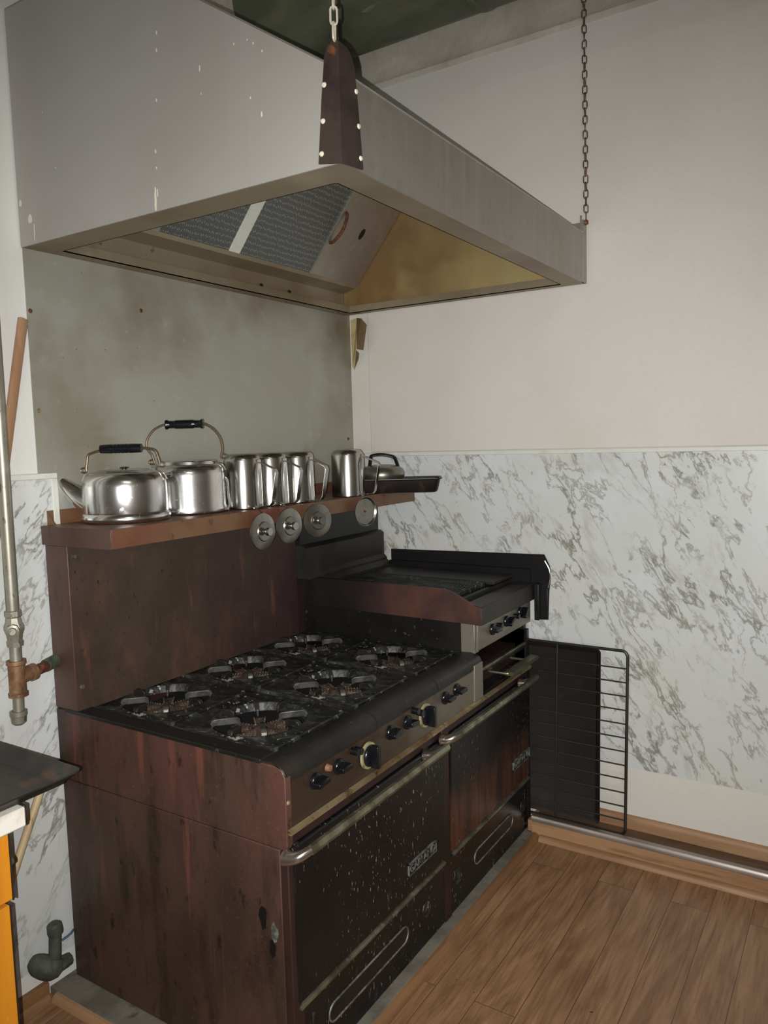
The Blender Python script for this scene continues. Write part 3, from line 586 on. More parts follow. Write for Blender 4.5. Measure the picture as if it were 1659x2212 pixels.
def chain(name, label, top, bot, link, wd, wire, m):
    top, bot = Vector(top), Vector(bot); d = (top-bot); Ln = d.length; d.normalize()
    u = d.cross(Vector((1, .3, 0))).normalized(); v = d.cross(u)
    pitch = link-2*wire; n = int(Ln/pitch); bm = BM()
    for i in range(n+1):
        a = i*PI/2 + .35*math.sin(i*1.3); s = u*math.cos(a)+v*math.sin(a); c = bot+d*(pitch*i+link/2)
        pts = []; hl = link/2-wd/2
        for k in range(6): al = PI*k/5; pts.append(c + d*(hl+ (wd/2-wire/2)*math.sin(al)) + s*((wd/2-wire/2)*math.cos(al)))
        for k in range(6): al = PI*k/5; pts.append(c - d*(hl+ (wd/2-wire/2)*math.sin(al)) - s*((wd/2-wire/2)*math.cos(al)))
        tube(bm, pts, wire/2, 6, closed=True)
    o = obj(name, bm, m, loc=bot); return tag(o, label, 'chain')
chain('hanging_chain', 'white link chain holding up the near corner of the hood', (1.105, -1.612, 3.66), (1.098, -1.620, 2.400), .040, .018, .005, M['chain_white'])
chain('hanging_chain', 'long rusty chain holding up the far corner of the hood by the right wall', (1.095, -.040, 3.66), (1.106, -.047, 2.395), .036, .020, .0048, M['chain_rust'])

# ---------------------------------------------------------------- the range
RX0, RX1, RY0, RY1, ZC = .015, .884, -1.610, -.098, .857
rg = thing('gas_range', 'large dark rusty six burner gas range with two ovens, charbroiler and high shelf', 'range', (.45, -.85, .022))
CB0 = -.535
obj('lower_side_panel', box(BM(), .028, RX1-.028, RY0, RY0+.02, .024, .643), M['side'], rg, bevel=.002)
obj('upper_side_panel', prism(BM(), [(.022, .647), (RX1-.006, .647), (RX1-.001, .66), (RX1-.001, .826), (.875, .842), (.862, .850), (.120, .853), (.022, .853)], 'y', RY0-.002, RY0+.02), M['side'], rg, bevel=.002)
obj('front_corner_post', box(BM(), RX1-.026, RX1-.002, RY0-.001, RY0+.03, .024, .643), M['frame'], rg, bevel=.003)
obj('carcass', box(BM(), RX0+.01, RX1-.05, RY0+.021, RY1, .024, .785), M['frame'], rg)
obj('far_side_panel', box(BM(), .05, RX1-.001, RY1-.02, RY1+.001, .024, .845), M['black_plain'], rg)
obj('trim_screw', lathe(BM(), [(0, .004), (.004, .003), (.006, 0)], 12, T(RX1-.004+.004, RY0+.006, .765) @ Matrix.Rotation(PI/2, 4, 'Y')), M['cream'], rg)
# face frame (behind the doors)
bm = BM(); box(bm, RX1-.045, RX1-.010, RY0+.03, RY1, .650, .694); box(bm, RX1-.045, RX1-.004, -.832, -.788, .024, .694); box(bm, RX1-.045, RX1-.006, RY1-.012, RY1, .024, .65); box(bm, RX1-.045, RX1-.006, RY0+.03, RY0+.045, .024, .65)
obj('face_frame', bm, M['frame'], rg, bevel=.002)
# cooktop: surrounding sheet with raised edge and a rounded front
bm = BM()
nose = [(.805, .853), (.845, .855), (.862, .851), (.875, .843), (.882, .831), (.884, .812), (.876, .808), (.80, .79)]
prism(bm, nose, 'y', RY0+.018, CB0-.0)
obj('front_bullnose', bm, M['black'], rg)
bm = BM(); box(bm, .060, .81, RY0-.0035, -1.562, .848, .8585); sheet(bm, [(.80, .8535), (.845, .8545), (.863, .8505), (.877, .8425), (.8845, .828)], 'y', RY0-.003, RY0+.03, .003); box(bm, .045, .066, RY0+.001, CB0, .835, .868); box(bm, .060, .81, -.543, CB0+.005, .835, .852)
for y in (-1.215, -.860): box(bm, .060, .81, y-.008, y+.008, .828, .846)
obj('cooktop_rim', bm, M['black'], rg, bevel=.006)
for y in (-1.212, -.858): obj('bullnose_seam', prism(BM(), [(x+.0006 if z > .83 else x+.0006, z+.0006) for x, z in nose[:6]]+[(.80, .80)], 'y', y-.0012, y+.0012), M['hole'], rg)
obj('drip_tray', box(BM(), .06, .80, RY0+.03, CB0, .790, .797), M['hole'], rg)
# six grate plates with fingers and star burners
def grate(cx, cy, hx, hy):
    N_ = 64; r = .130; bm = BM(); z = 0
    ang = [2*PI*i/N_+PI/4 for i in range(N_)]
    def sq(a, hx, hy):
        c, s = math.cos(a), math.sin(a); k = min(hx/abs(c) if abs(c) > 1e-6 else 9, hy/abs(s) if abs(s) > 1e-6 else 9); return (c*k, s*k)
    rings = [[(*sq(a, hx, hy), -.022) for a in ang], [(*sq(a, hx, hy), -.002) for a in ang], [(*sq(a, hx-.004, hy-.004), .001) for a in ang],
             [((r+.022)*math.cos(a), (r+.022)*math.sin(a), -.004-.003*math.cos(4*(a-PI/4))) for a in ang],
             [((r+.010)*math.cos(a), (r+.010)*math.sin(a), -.001) for a in ang], [((r+.003)*math.cos(a), (r+.003)*math.sin(a), .001) for a in ang],
             [(r*math.cos(a), r*math.sin(a), -.003) for a in ang], [((r-.004)*math.cos(a), (r-.004)*math.sin(a), -.022) for a in ang]]
    R_ = [[bm.verts.new(p) for p in rg_] for rg_ in rings]
    for a, b in zip(R_, R_[1:]):
        for i in range(N_): bm.faces.new((a[i], a[(i+1) % N_], b[(i+1) % N_], b[i]))
    g = obj('burner_grate', bm, M['cast'], rg, loc=Vector((cx, cy, .853))-rg.location, local=True)
    return g
def finger(L_, a, g, m, w0=.0085):
    bm = BM(); r = .132
    # tapered bar, flat worn top, dips into the ring
    P = [(r+.006, -.010, w0*.9), (r-.002, .009, w0), (r-.012, .0135, w0*.95), (r-L_+.010, .0125, w0*.65), (r-L_, .006, w0*.5)]
    top = []; bot = []
    for x, z, w_ in P:
        top.append((bm.verts.new((x, -w_, z)), bm.verts.new((x, w_, z)))); bot.append((bm.verts.new((x, -w_*.7, z-.020)), bm.verts.new((x, w_*.7, z-.020))))
    for i in range(len(P)-1):
        bm.faces.new((top[i][0], top[i+1][0], top[i+1][1], top[i][1])); bm.faces.new((bot[i][0], bot[i][1], bot[i+1][1], bot[i+1][0]))
        bm.faces.new((top[i][0], bot[i][0], bot[i+1][0], top[i+1][0])); bm.faces.new((top[i][1], top[i+1][1], bot[i+1][1], bot[i][1]))
    bm.faces.new((top[0][0], top[0][1], bot[0][1], bot[0][0])); bm.faces.new((top[-1][0], bot[-1][0], bot[-1][1], top[-1][1]))
    o = obj('finger', bm, m, g, local=True, bevel=.0022); o.rotation_euler = (0, 0, a); return o
def burner_bm():
    bm = BM(); n = 6
    lathe(bm, [(0, .004), (.014, .004), (.020, 0), (.022, -.012), (0, -.012)], 24)
    for k in range(n):
        m_ = Matrix.Rotation(2*PI*k/n+.26, 4, 'Z')
        prism(bm, [(.012, -.011), (.060, -.017), (.082, -.012), (.082, .012), (.060, .017), (.012, .011)], 'z', -.014, .002, m_)
        for j in range(7):
            for s in (-1, 1): box(bm, .022+j*.009, .026+j*.009, s*(.011+j*.0008)-.0015, s*(.011+j*.0008)+.0015, .002, .006, m_)
    return bm
first = True
for ix, cx in enumerate((.245, .613)):
    for iy, cy in enumerate((-1.392, -1.037, -.700)):
        if first:
            g0 = grate(cx, cy, .178, .1655); g = g0
            for k in range(4): finger(.080, PI/4+k*PI/2+.03, g, M['finger'])
            for k in range(4): finger(.046, k*PI/2+.1, g, M['cast'], .008)
            b0 = obj('star_burner', burner_bm(), M['burner'], rg, loc=Vector((cx, cy, .824))-rg.location, local=True)
            first = False
        else:
            g = copy_tree(g0, rg); g.location = Vector((cx, cy, .853))-rg.location
            g.rotation_euler = (0, 0, 0)
            if iy == 2: g.scale = (1, .94, 1)
            b = b0.copy(); COL.objects.link(b); b.parent = rg; b.location = Vector((cx, cy, .824))-rg.location; b.rotation_euler = (0, 0, .4*iy+ix)
# control panel, rail and knobs
obj('control_panel', prism(BM(), [(.872, .812), (.882, .807), (.882, .697), (.860, .697), (.860, .812)], 'y', RY0+.012, CB0+.0), M['panel'], rg)
obj('panel_end_strip', box(BM(), .872, .886, -.600, -.532, .700, .826), M['panel_steel'], rg, bevel=.001)
obj('trim_rail', sheet(BM(), [(.883, .689), (.892, .689), (.893, .695), (.883, .697)], 'y', RY0+.002, -.838, -.002), M['brass'], rg)
obj('trim_rail', sheet(BM(), [(.883, .689), (.892, .689), (.893, .695), (.883, .697)], 'y', -.830, RY1, -.002), M['brass'], rg)
def knob_bm(r=.021):
    bm = BM()
    Rm = Matrix.Rotation(PI/2, 4, 'Y')
    lathe(bm, [(0, .012), (r*.8, .012), (r, .008), (r, 0), (0, 0)], 24, Rm)
    box(bm, .008, .034, -.007, .007, -r*1.05, r*1.05)
    return bm
def small_knob_bm():
    bm = BM(); Rm = Matrix.Rotation(PI/2, 4, 'Y')
    lathe(bm, [(0, .022), (.009, .022), (.010, .018), (.010, 0), (0, 0)], 18, Rm); return bm
k0 = None
for y, z in ((-1.503, .779), (-1.405, .778), (-1.155, .782), (-1.060, .780), (-.822, .782), (-.742, .785)):
    if k0 is None: k0 = o = obj('control_knob', knob_bm(), M['bakelite'], rg, loc=Vector((.885, y, z))-rg.location, local=True, bevel=.003)
    else: o = k0.copy(); COL.objects.link(o); o.parent = rg; o.location = Vector((.885, y, z))-rg.location
    o.rotation_euler = (random.choice((PI/2, PI/2+.12, PI/2-.1)), 0, 0)
for y, z in ((-1.325, .792), (-.995, .790)):
    obj('pilot_knob', small_knob_bm(), M['bakelite'], rg, loc=Vector((.885, y, z))-rg.location, local=True)
for y, z in ((-1.268, .757), (-.950, .766)):
    tk = obj('thermostat_knob', knob_bm(.030), M['bakelite'], rg, loc=Vector((.890, y, z))-rg.location, local=True, bevel=.003)
    obj('dial_ring', lathe(BM(), [(.026, .002), (.036, .002), (.037, -.004), (.026, -.004)], 28, Matrix.Rotation(PI/2, 4, 'Y'), closed=True), M['cream'], tk, local=True)
    obj('pilot_knob', small_knob_bm(), M['bakelite'], rg, loc=Vector((.885, y-.072, z+.038))-rg.location, local=True)
obj('copper_fitting', lathe(BM(), [(0, .012), (.008, .011), (.010, 0)], 14, T(.885, -1.450, .792) @ Matrix.Rotation(PI/2, 4, 'Y')), M['copper'], rg)
obj('paper_tag', box(BM(), .8845, .8855, -.715, -.690, .762, .778), M['cream'], rg)
# oven doors with bar handles and name plates
def oven(y0, y1, m, hy0_, hy1_, hz_, py0, py1, pz, scale_label):
    d = obj('oven_door', prism(BM(), [(RX1-.030, .245), (RX1-.004, .245), (RX1, .250), (RX1+.002, .60), (RX1, .640), (RX1-.006, .646), (RX1-.030, .646)], 'y', y0, y1), m, rg, bevel=.002)
    hb = BM()
    # flattened bar
    prism(hb, [(.934, hz_-.012), (.945, hz_-.012), (.949, hz_-.002), (.944, hz_+.010), (.934, hz_+.010), (.931, hz_)], 'y', hy0_+.030, hy1_)
    obj('handle_bar', hb, M['greasy_chrome'], d)
    for yy, s in ((hy0_+.004, 1), (hy1_-.045, 1)):
        e = BM()
        tube(e, smooth_path([(RX1-.002, yy, hz_-.022), (.902, yy+.002, hz_-.020), (.922, yy+.012, hz_-.012), (.938, yy+.036, hz_-.002)], 6), [.020, .0195, .019, .018, .0175, .017, .0165, .016, .0155, .015, .0145, .014, .0135, .013, .0125, .012, .0115, .011, .0105][:19], 14)
        obj('handle_end', e, M['chrome'], d)
    pn = obj('name_plate', box(BM(), RX1, RX1+.0035, py0, py1, pz-.0175, pz+.0175), M['black_plain'], d)
    fr = BM(); z0, z1 = pz-.0185, pz+.0185
    box(fr, RX1, RX1+.0065, py0-.003, py1+.003, z1-.003, z1); box(fr, RX1, RX1+.0065, py0-.003, py1+.003, z0, z0+.002); box(fr, RX1, RX1+.006, py0-.003, py0, z0, z1); box(fr, RX1, RX1+.006, py1, py1+.003, z0, z1)
    obj('plate_frame', fr, M['mark'], pn)
    cu = bpy.data.curves.new('plate_text', 'FONT'); cu.body = 'GARLAND'; cu.size = .032; cu.extrude = .0012; cu.align_x = 'CENTER'; cu.align_y = 'CENTER'
    to = bpy.data.objects.new('t', cu); COL.objects.link(to)
    bpy.context.view_layer.update()
    me = bpy.data.meshes.new_from_object(to.evaluated_get(bpy.context.evaluated_depsgraph_get()))
    COL.objects.unlink(to); bpy.data.objects.remove(to)
    xs_ = [v.co.x for v in me.vertices]; k = (py1-py0-.012)/(max(xs_)-min(xs_))
    for v in me.vertices: v.co = Vector((v.co.z, v.co.x*k, v.co.y))
    me.materials.clear(); me.materials.append(M['mark']); lo = bpy.data.objects.new('raised_lettering', me); COL.objects.link(lo); lo.parent = pn
    lo.location = Vector((RX1+.0045, (py0+py1)/2, pz-.001))-origin_of(pn)
    # metal strip under the door
    obj('door_strip', prism(BM(), [(RX1-.006, .235), (RX1+.005, .233), (RX1+.005, .2385), (RX1-.006, .2425)], 'y', y0+.002, y1-.004), M['greasy_chrome'], d)
    return d
oven(-1.592, -.836, M['door'], -1.625, -.905, .660, -1.070, -.905, .327, 1)
oven(-.784, RY1-.012, M['door_rust'], -.845, -.150, .672, -.275, RY1-.018, .345, 1)
# drawers / kick panels with long finger slots and round vents
def kick(y0, y1, sy0, sy1, holes):
    d = obj('kick_panel', box(BM(), RX1-.034, RX1-.007, y0, y1, .026, .228), M['door'], rg, bevel=.002)
    sz, sr = .132, .026; bm = BM(); pts = []
    for k in range(9): a = PI/2+PI*k/8; pts.append((sy0+sr+sr*math.cos(a), sz+sr*math.sin(a)))
    for k in range(9): a = -PI/2+PI*k/8; pts.append((sy1-sr+sr*math.cos(a), sz+sr*math.sin(a)))
    prism(bm, pts, 'x', RX1-.0072, RX1-.0055); obj('slot_recess', bm, M['black_plain'], d)
    tube(bm2 := BM(), [(RX1-.0055, p[0], p[1]) for p in pts], .0028, 8, closed=True); obj('slot_rim', bm2, M['mark'], d)
    for y in holes:
        obj('vent_knob', lathe(BM(), [(0, .006), (.010, .006), (.014, .002), (.024, .003), (.026, 0)], 24, T(RX1-.007, y, .137) @ Matrix.Rotation(PI/2, 4, 'Y')), M['cast'], d)
kick(-1.592, -.836, -1.47, -1.07, (-.955,)); kick(-.784, RY1-.012, -.61, -.272, (-.742, -.165))
# blistered spots where the enamel has chipped, near corner
bm = BM()
for (y, z, s) in ((-1.585, .40, .018), (-1.580, .372, .022), (-1.588, .345, .014)):
    pass
bm.free()
def chip(x, z, rx, rz_, seed):
    rnd = random.Random(seed); bm = BM(); pts = []
    for k in range(14):
        a = 2*PI*k/14; q_ = 1+.45*(rnd.random()-.5); pts.append((x+rx*q_*math.cos(a), z+rz_*q_*math.sin(a)))
    return prism(bm, pts, 'y', RY0-.0022, RY0+.001)
obj('enamel_chip', chip(.795, .455, .012, .030, 1), M['black_plain'], rg); obj('enamel_chip', chip(.830, .425, .010, .026, 2), M['mark'], rg); obj('enamel_chip', chip(.822, .382, .009, .022, 5), M['black_plain'], rg)

# backsplash behind the burners
obj('backsplash', box(BM(), .105, .120, RY0+.002, -.600, .855, 1.338), M['backsplash'], rg)
obj('backsplash_side', box(BM(), .020, .1195, RY0-.0015, RY0+.004, .858, 1.336), M['side_plain'], rg, bevel=.002)
for z in (.925, 1.305): obj('splash_screw', lathe(BM(), [(0, .004), (.006, .003), (.008, 0)], 14, T(.120, -1.590, z) @ Matrix.Rotation(PI/2, 4, 'Y')), M['greasy_chrome'], rg)
obj('back_column', box(BM(), RX0+.002, .104, RY0+.005, -.01, .80, 1.336), M['frame'], rg)
obj('far_backsplash', prism(BM(), [(.105, 1.337), (.140, 1.337), (.140, 1.208), (.105, 1.208)], 'y', -.598, -.030), M['black_plain'], rg)
obj('splash_panel', prism(BM(), [(.105, 1.207), (.152, 1.207), (.168, 1.196), (.168, 1.100), (.182, 1.084), (.182, 1.0765), (.105, 1.0765)], 'y', -.598, -.030), M['griddle_black'], rg)
obj('splash_foot', prism(BM(), [(.105, 1.076), (.182, 1.076), (.206, 1.058), (.206, 1.0), (.105, 1.0)], 'y', -.526, -.030), M['griddle_black'], rg)
# high shelf
sh = obj('high_shelf', box(BM(), .018, .318, RY0-.004, -.010, 1.384, 1.391), M['shelf'], rg)
obj('shelf_lip', box(BM(), .314, .320, RY0-.004, -.010, 1.338, 1.3915), M['shelf'], sh, bevel=.001)
obj('shelf_end', box(BM(), .016, .3205, RY0-.008, RY0-.004, 1.337, 1.3905), M['side_plain'], sh, bevel=.001)
obj('shelf_end', box(BM(), .016, .3205, -.010, -.006, 1.337, 1.3905), M['side_plain'], sh, bevel=.001)
bm = BM(); box(bm, .006, .010, RY0+.02, -.010, 1.38, 1.432); prism(bm, [(.010, 1.391), (.050, 1.391), (.010, 1.428)], 'y', RY0+.018, RY0+.021); obj('shelf_upstand', bm, M['shelf'], sh)

# charbroiler (part of the same range)
obj('charbroiler_lower_side', box(BM(), .06, .806, CB0-.004, CB0+.01, .852, .963), M['black'], rg)
obj('charbroiler_post', box(BM(), .806, .860, CB0-.006, CB0+.03, .850, .956), M['panel_steel'], rg, bevel=.002)
side = [(.070, .960), (.070, 1.075), (.740, 1.073), (.775, 1.064), (.805, 1.050), (.862, 1.022), (.887, 1.015), (.8895, .955)]
obj('charbroiler_side', prism(BM(), side, 'y', CB0-.008, CB0+.006), M['cb_side'], rg, bevel=.0015)
obj('charbroiler_front_ledge', prism(BM(), [(.800, 1.010), (.812, 1.022), (.862, 1.024), (.886, 1.018), (.890, .955), (.884, .953), (.84, .953), (.80, .98)], 'y', CB0-.0065, -.034), M['griddle_black'], rg, bevel=.003)
obj('charbroiler_control_panel', box(BM(), .862, .8715, CB0-.004, -.048, .862, .955), M['panel_steel'], rg, bevel=.001)
for i, (y, z) in enumerate(((-.425, .915), (-.375, .919), (-.300, .918), (-.215, .920), (-.165, .925))):
    if i in (0, 2, 4):
        o = k0.copy(); COL.objects.link(o); o.parent = rg; o.location = Vector((.873, y, z))-rg.location; o.rotation_euler = (PI/2+.2*i, 0, 0)
    else: obj('pilot_knob', small_knob_bm(), M['bakelite'], rg, loc=Vector((.873, y, z))-rg.location, local=True)
obj('charbroiler_bed', box(BM(), .20, .80, CB0+.010, -.050, .93, 1.010), M['hole'], rg)
bm = BM()
for k in range(40):
    x = .235+k*.0136; prism(bm, [(x-.0032, 1.050), (x+.0032, 1.050), (x+.002, 1.035), (x-.002, 1.035)], 'y', -.515, -.250)
for y in (-.508, -.38, -.258): box(bm, .230, .770, y-.004, y+.004, 1.034, 1.047)
obj('grill_grate', bm, M['cast'], rg)
obj('griddle_plate', box(BM(), .236, .802, -.245, -.062, 1.040, 1.052), M['griddle_black'], rg, bevel=.002)
bm = BM(); box(bm, .208, .225, CB0+.012, -.055, 1.011, 1.046); obj('grate_frame', bm, M['griddle_black'], rg)
obj('grate_frame', box(BM(), .778, .797, CB0+.012, -.055, 1.011, 1.034), M['griddle_black'], rg)
fs = obj('far_splash_guard', prism(BM(), [(.205, .97), (.205, 1.122), (.925, 1.136), (.948, 1.090), (.952, 1.04), (.944, .985), (.940, .872), (.893, .868), (.890, .97)], 'y', -.030, -.025), M['black_plain'], rg)
obj('guard_inner', box(BM(), .207, .872, -.052, -.030, .96, 1.075), M['black_plain'], rg)
bm = BM(); box(bm, .893, .912, -.060, -.030, .872, 1.02); box(bm, .895, .940, -.034, -.030, .872, 1.0); obj('guard_flange', bm, M['black_plain'], rg, bevel=.002)
tube(bm := BM(), smooth_path([(.930, -.037, 1.112), (.948, -.037, 1.080), (.952, -.037, 1.045), (.944, -.037, 1.005)], 5), .003, 8); obj('guard_edge', bm, M['chrome'], rg)
for x in (.262, .45, .62): obj('guard_rivet', lathe(BM(), [(0, .003), (.004, .002), (.006, 0)], 12, T(x, -.053, 1.045) @ Matrix.Rotation(PI/2, 4, 'X')), M['mark'], rg)
# opening below the charbroiler with crumb tray and rails
obj('under_broiler_recess', box(BM(), .60, .70, CB0+.002, -.105, .700, .860), M['frame'], rg)
obj('under_broiler_cheek', box(BM(), .70, .872, -.118, -.100, .700, .862), M['black_plain'], rg)
obj('crumb_tray', sheet(BM(), [(.70, .770), (.868, .770), (.872, .786)], 'y', CB0+.004, -.118, -.003), M['door'], rg)
obj('tray_rail', box(BM(), .866, .878, CB0+.004, -.100, .784, .794), M['greasy_chrome'], rg, bevel=.002)
obj('lower_tray', sheet(BM(), [(.70, .716), (.890, .716)], 'y', CB0+.004, -.118, -.003), M['door'], rg)
bm = BM()
tube(bm, [(.80, -.36, .735), (.900, -.36, .735), (.915, -.35, .735)], .005, 8); tube(bm, [(.80, -.16, .735), (.900, -.16, .735)], .005, 8)
box(bm, .89, .925, -.36, -.10, .728, .742)
obj('pull_out_handle', bm, M['greasy_chrome'], rg)

# ---------------------------------------------------------------- things on the shelf
SZ = 1.3915
def rdir(a): return Vector((math.cos(a), math.sin(a), 0))
def kettle(label, x, y, body, R, bail, grip, spout, ribbed, lid, group='aluminium kettles'):
    """bail drawn in the plane facing the camera (local x axis = image right)"""
    k = thing('kettle', label, 'kettle', (x, y, SZ), math.atan2(.56, .83), group)
    obj('kettle_body', lathe(BM(), body, 72), M['alu'], k, local=True, sharp=50)
    obj('kettle_lid', lathe(BM(), lid, 48), M['alu'], k, local=True)
    lz = lid[0][1]
    if spout: obj('lid_knob', lathe(BM(), [(0, lz+.008), (.012, lz+.007), (.013, lz+.003), (.006, lz+.002), (.006, lz-.002)], 20), M['bakelite'], k, local=True)
    bl, br_ = bail
    for sg, P in ((-1, bl), (1, br_)):
        bm = BM(); tube(bm, smooth_path([(a, 0, b) for a, b in P], 6), .0037, 8)
        tube(bm, [(P[0][0]+sg*.007+.009*math.cos(t_), 0, P[0][1]-.003+.007*math.sin(t_)) for t_ in [2*PI*i/12 for i in range(12)]], .0028, 8, closed=True)
        obj('bail_arm', bm, M['wire'], k, local=True)
    gx0, gx1, gz, gr = grip; bm = BM(); prof = []
    n = 22
    for i in range(n+1):
        t_ = i/n; r = gr*(1-.12*abs(2*t_-1)**2)
        if ribbed and .28 < t_ < .74: r *= 1 - .10*(i % 2)
        if not ribbed: r = gr*(1.10 if (t_ < .09 or t_ > .91) else (.86 if (t_ < .25 or t_ > .75) else 1.0))
        prof.append((r, gx0+(gx1-gx0)*t_))
    prof = [(0, gx0)]+prof+[(0, gx1)]
    lathe(bm, prof, 20, T(0, 0, gz) @ Matrix.Rotation(PI/2, 4, 'Y')); obj('handle_grip', bm, M['bakelite'], k, local=True, sharp=60)
    for s in (-1, 1):
        ex = R*.92; bm = BM(); tube(bm, smooth_path([(s*(ex-.012), 0, body[-1][1]+.002 if False else bl[0][1]-.012), (s*(ex+.002), 0, bl[0][1]-.018), (s*(R+.001), 0, bl[0][1]-.035)], 4), .003, 8); obj('bail_ear', bm, M['alu'], k, local=True)
    if spout:
        bm = BM(); P = smooth_path([(-R+.030, 0, .052), (-R-.010, 0, .074), (-R-.045, 0, .102), (-R-.078, 0, .128)], 5)
        rs = [.043-.026*(i/(len(P)-1))**.75 for i in range(len(P))]
        tube(bm, P, rs, 20); obj('spout', bm, M['alu'], k, local=True)
    else:
        bm = BM(); tube(bm, smooth_path([(R-.015, .0, .115), (R+.0045, 0, .105), (R+.007, 0, .06), (R+.010, 0, .02), (R+.004, 0, .005)], 5), .004, 8); obj('seam_bead', bm, M['alu'], k, local=True)
    return k
R1 = .124
kettle('squat aluminium kettle with spout and ribbed black grip, at the near end of the shelf', .146, -1.420,
       [(0, .001), (R1-.004, .001), (R1+.003, .006), (R1+.004, .014), (R1+.001, .024), (R1-.003, .027), (R1-.002, .030), (R1-.003, .105), (R1-.006, .122), (R1-.014, .136), (R1-.026, .144), (R1-.040, .146), (R1-.044, .148), (0, .148)], R1,
       ([(-.112, .155), (-.108, .175), (-.104, .196), (-.088, .204), (-.062, .211)], [(.106, .166), (.100, .190), (.092, .206), (.070, .212), (.050, .214)]),
       (-.066, .054, .2135, .0140), True, True, [(0, .152), (.05, .152), (.075, .150), (.080, .147)])
R2 = .122
kettle('squat aluminium kettle without a spout showing, with tall arched bail and smooth black grip', .144, -1.168,
       [(0, .001), (R2-.008, .001), (R2, .006), (R2+.001, .016), (R2-.002, .026), (R2-.002, .125), (R2-.006, .142), (R2-.014, .152), (R2-.026, .157), (R2-.028, .166), (0, .166)], R2,
       ([(-.106, .170), (-.112, .190), (-.126, .212), (-.124, .240), (-.104, .268), (-.078, .283), (-.062, .287)], [(.112, .182), (.116, .205), (.110, .240), (.090, .268), (.066, .284), (.050, .288)]),
       (-.062, .058, .286, .0140), False, False, [(0, .170), (.05, .170), (.090, .169), (.094, .166)])

# upturned stainless servers with their lids hanging over the shelf edge
def server(first_from=None):
    R, Hh = .0640, .184
    s = thing('coffee_server', '', 'coffee server', (0, 0, SZ), 0, 'upturned coffee servers')
    obj('server_body', lathe(BM(), [(R-.003, .001), (R, .003), (R, .010), (R-.001, Hh-.022), (R-.004, Hh-.010), (R-.012, Hh-.002), (R-.024, Hh), (0, Hh)], 56), M['steel_item'], s, local=True, sharp=50)
    # strap handle: a folded band
    bm = BM(); c = [(R-.001, .154), (R+.010, .153), (R+.062, .130), (R+.068, .120), (R+.050, .022), (R+.042, .012), (R-.001, .008)]
    n = len(c); w_ = .0105
    L2 = []
    sheet(bm, c, 'y', -w_, w_, .0022); obj('strap_handle', bm, M['steel_item'], s, local=True, bevel=.0006)
    bm = BM(); box(bm, R-.002, R+.003, -.011, .011, .006, .165); obj('handle_plate', bm, M['steel_item'], s, local=True, bevel=.001)
    return s
def lid(s, lx, ly, dz, tilt, knob, twist, a):
    """hinged lid hanging in front of the shelf lip; (lx, ly) from the server's centre in room axes"""
    Ri = Matrix.Rotation(-a, 4, 'Z')
    bm = BM(); st = rdir(math.atan2(ly, lx)*.8)*.062
    hp = [Vector((st.x, st.y, .005)), Vector((lx-.030, ly, .006)), Vector((lx-.016, ly, .004)), Vector((lx-.006, ly, -.008))]
    tube(bm, smooth_path(hp, 4), .0035, 8, mtx=Ri)
    obj('hinge', bm, M['steel_item'], s, local=True)
    mt = Ri @ T(lx, ly, dz, rz=twist) @ Matrix.Rotation(tilt, 4, 'X') @ Matrix.Rotation(PI/2, 4, 'Y')
    if not knob: mt = mt @ Matrix.Rotation(PI, 4, 'X')
    bm = BM(); lathe(bm, [(0, .007), (.030, .007), (.033, .004), (.052, .002), (.0595, .0), (.0605, -.003), (.0585, -.003), (.050, 0), (0, .004)] if knob else [(0, .004), (.030, .004), (.034, .006), (.050, .003), (.056, .0), (.058, -.006), (.056, -.006), (.05, .0), (0, .001)], 48, mt)
    l = obj('lid', bm, M['lid'], s, local=True, sharp=30)
    if knob:
        bm = BM(); lathe(bm, [(0, .030), (.0125, .030), (.0135, .028), (.0135, .019), (.010, .015), (.009, .007), (0, .007)], 28, mt); obj('lid_knob', bm, M['steel_item'], l, local=True)
    else:
        bm = BM(); lathe(bm, [(0, -.004), (.003, -.0035), (.004, 0)], 16, mt); obj('lid_rivet', bm, M['rust'], l, local=True)
spots = [(.222, -.992, .16, -1.050, -.068, .05, True, .00, 'upturned stainless coffee server beside the tall-handled kettle, lid hanging over the shelf edge'),
         (.226, -.859, .10, -.915, -.064, .0, True, -.10, 'upturned stainless coffee server in the middle of the three standing close together'),
         (.242, -.727, .05, -.757, -.062, .12, True, -.32, 'upturned stainless coffee server at the right end of the three close together'),
         (.268, -.440, .22, -.452, -.058, .0, False, -.22, 'upturned stainless coffee server standing alone beside the dark roasting pan')]
src = server(); body_parts = [o for o in bpy.data.objects if o.parent == src]; roots = []
for i, (x, y, a, ly, dz, tl, kn, tw, lb) in enumerate(spots):
    if i == 0: s = src
    else:
        s = src.copy(); COL.objects.link(s)
        for p in body_parts: c_ = p.copy(); COL.objects.link(c_); c_.parent = s
    s.location = (x, y, SZ); s.rotation_euler = (0, 0, a); s['label'] = lb; s['category'] = 'coffee server'; roots.append(s)
for s, (x, y, a, ly, dz, tl, kn, tw, lb) in zip(roots, spots):
    lid(s, .354-x, ly-y, dz, tl, kn, tw, a)

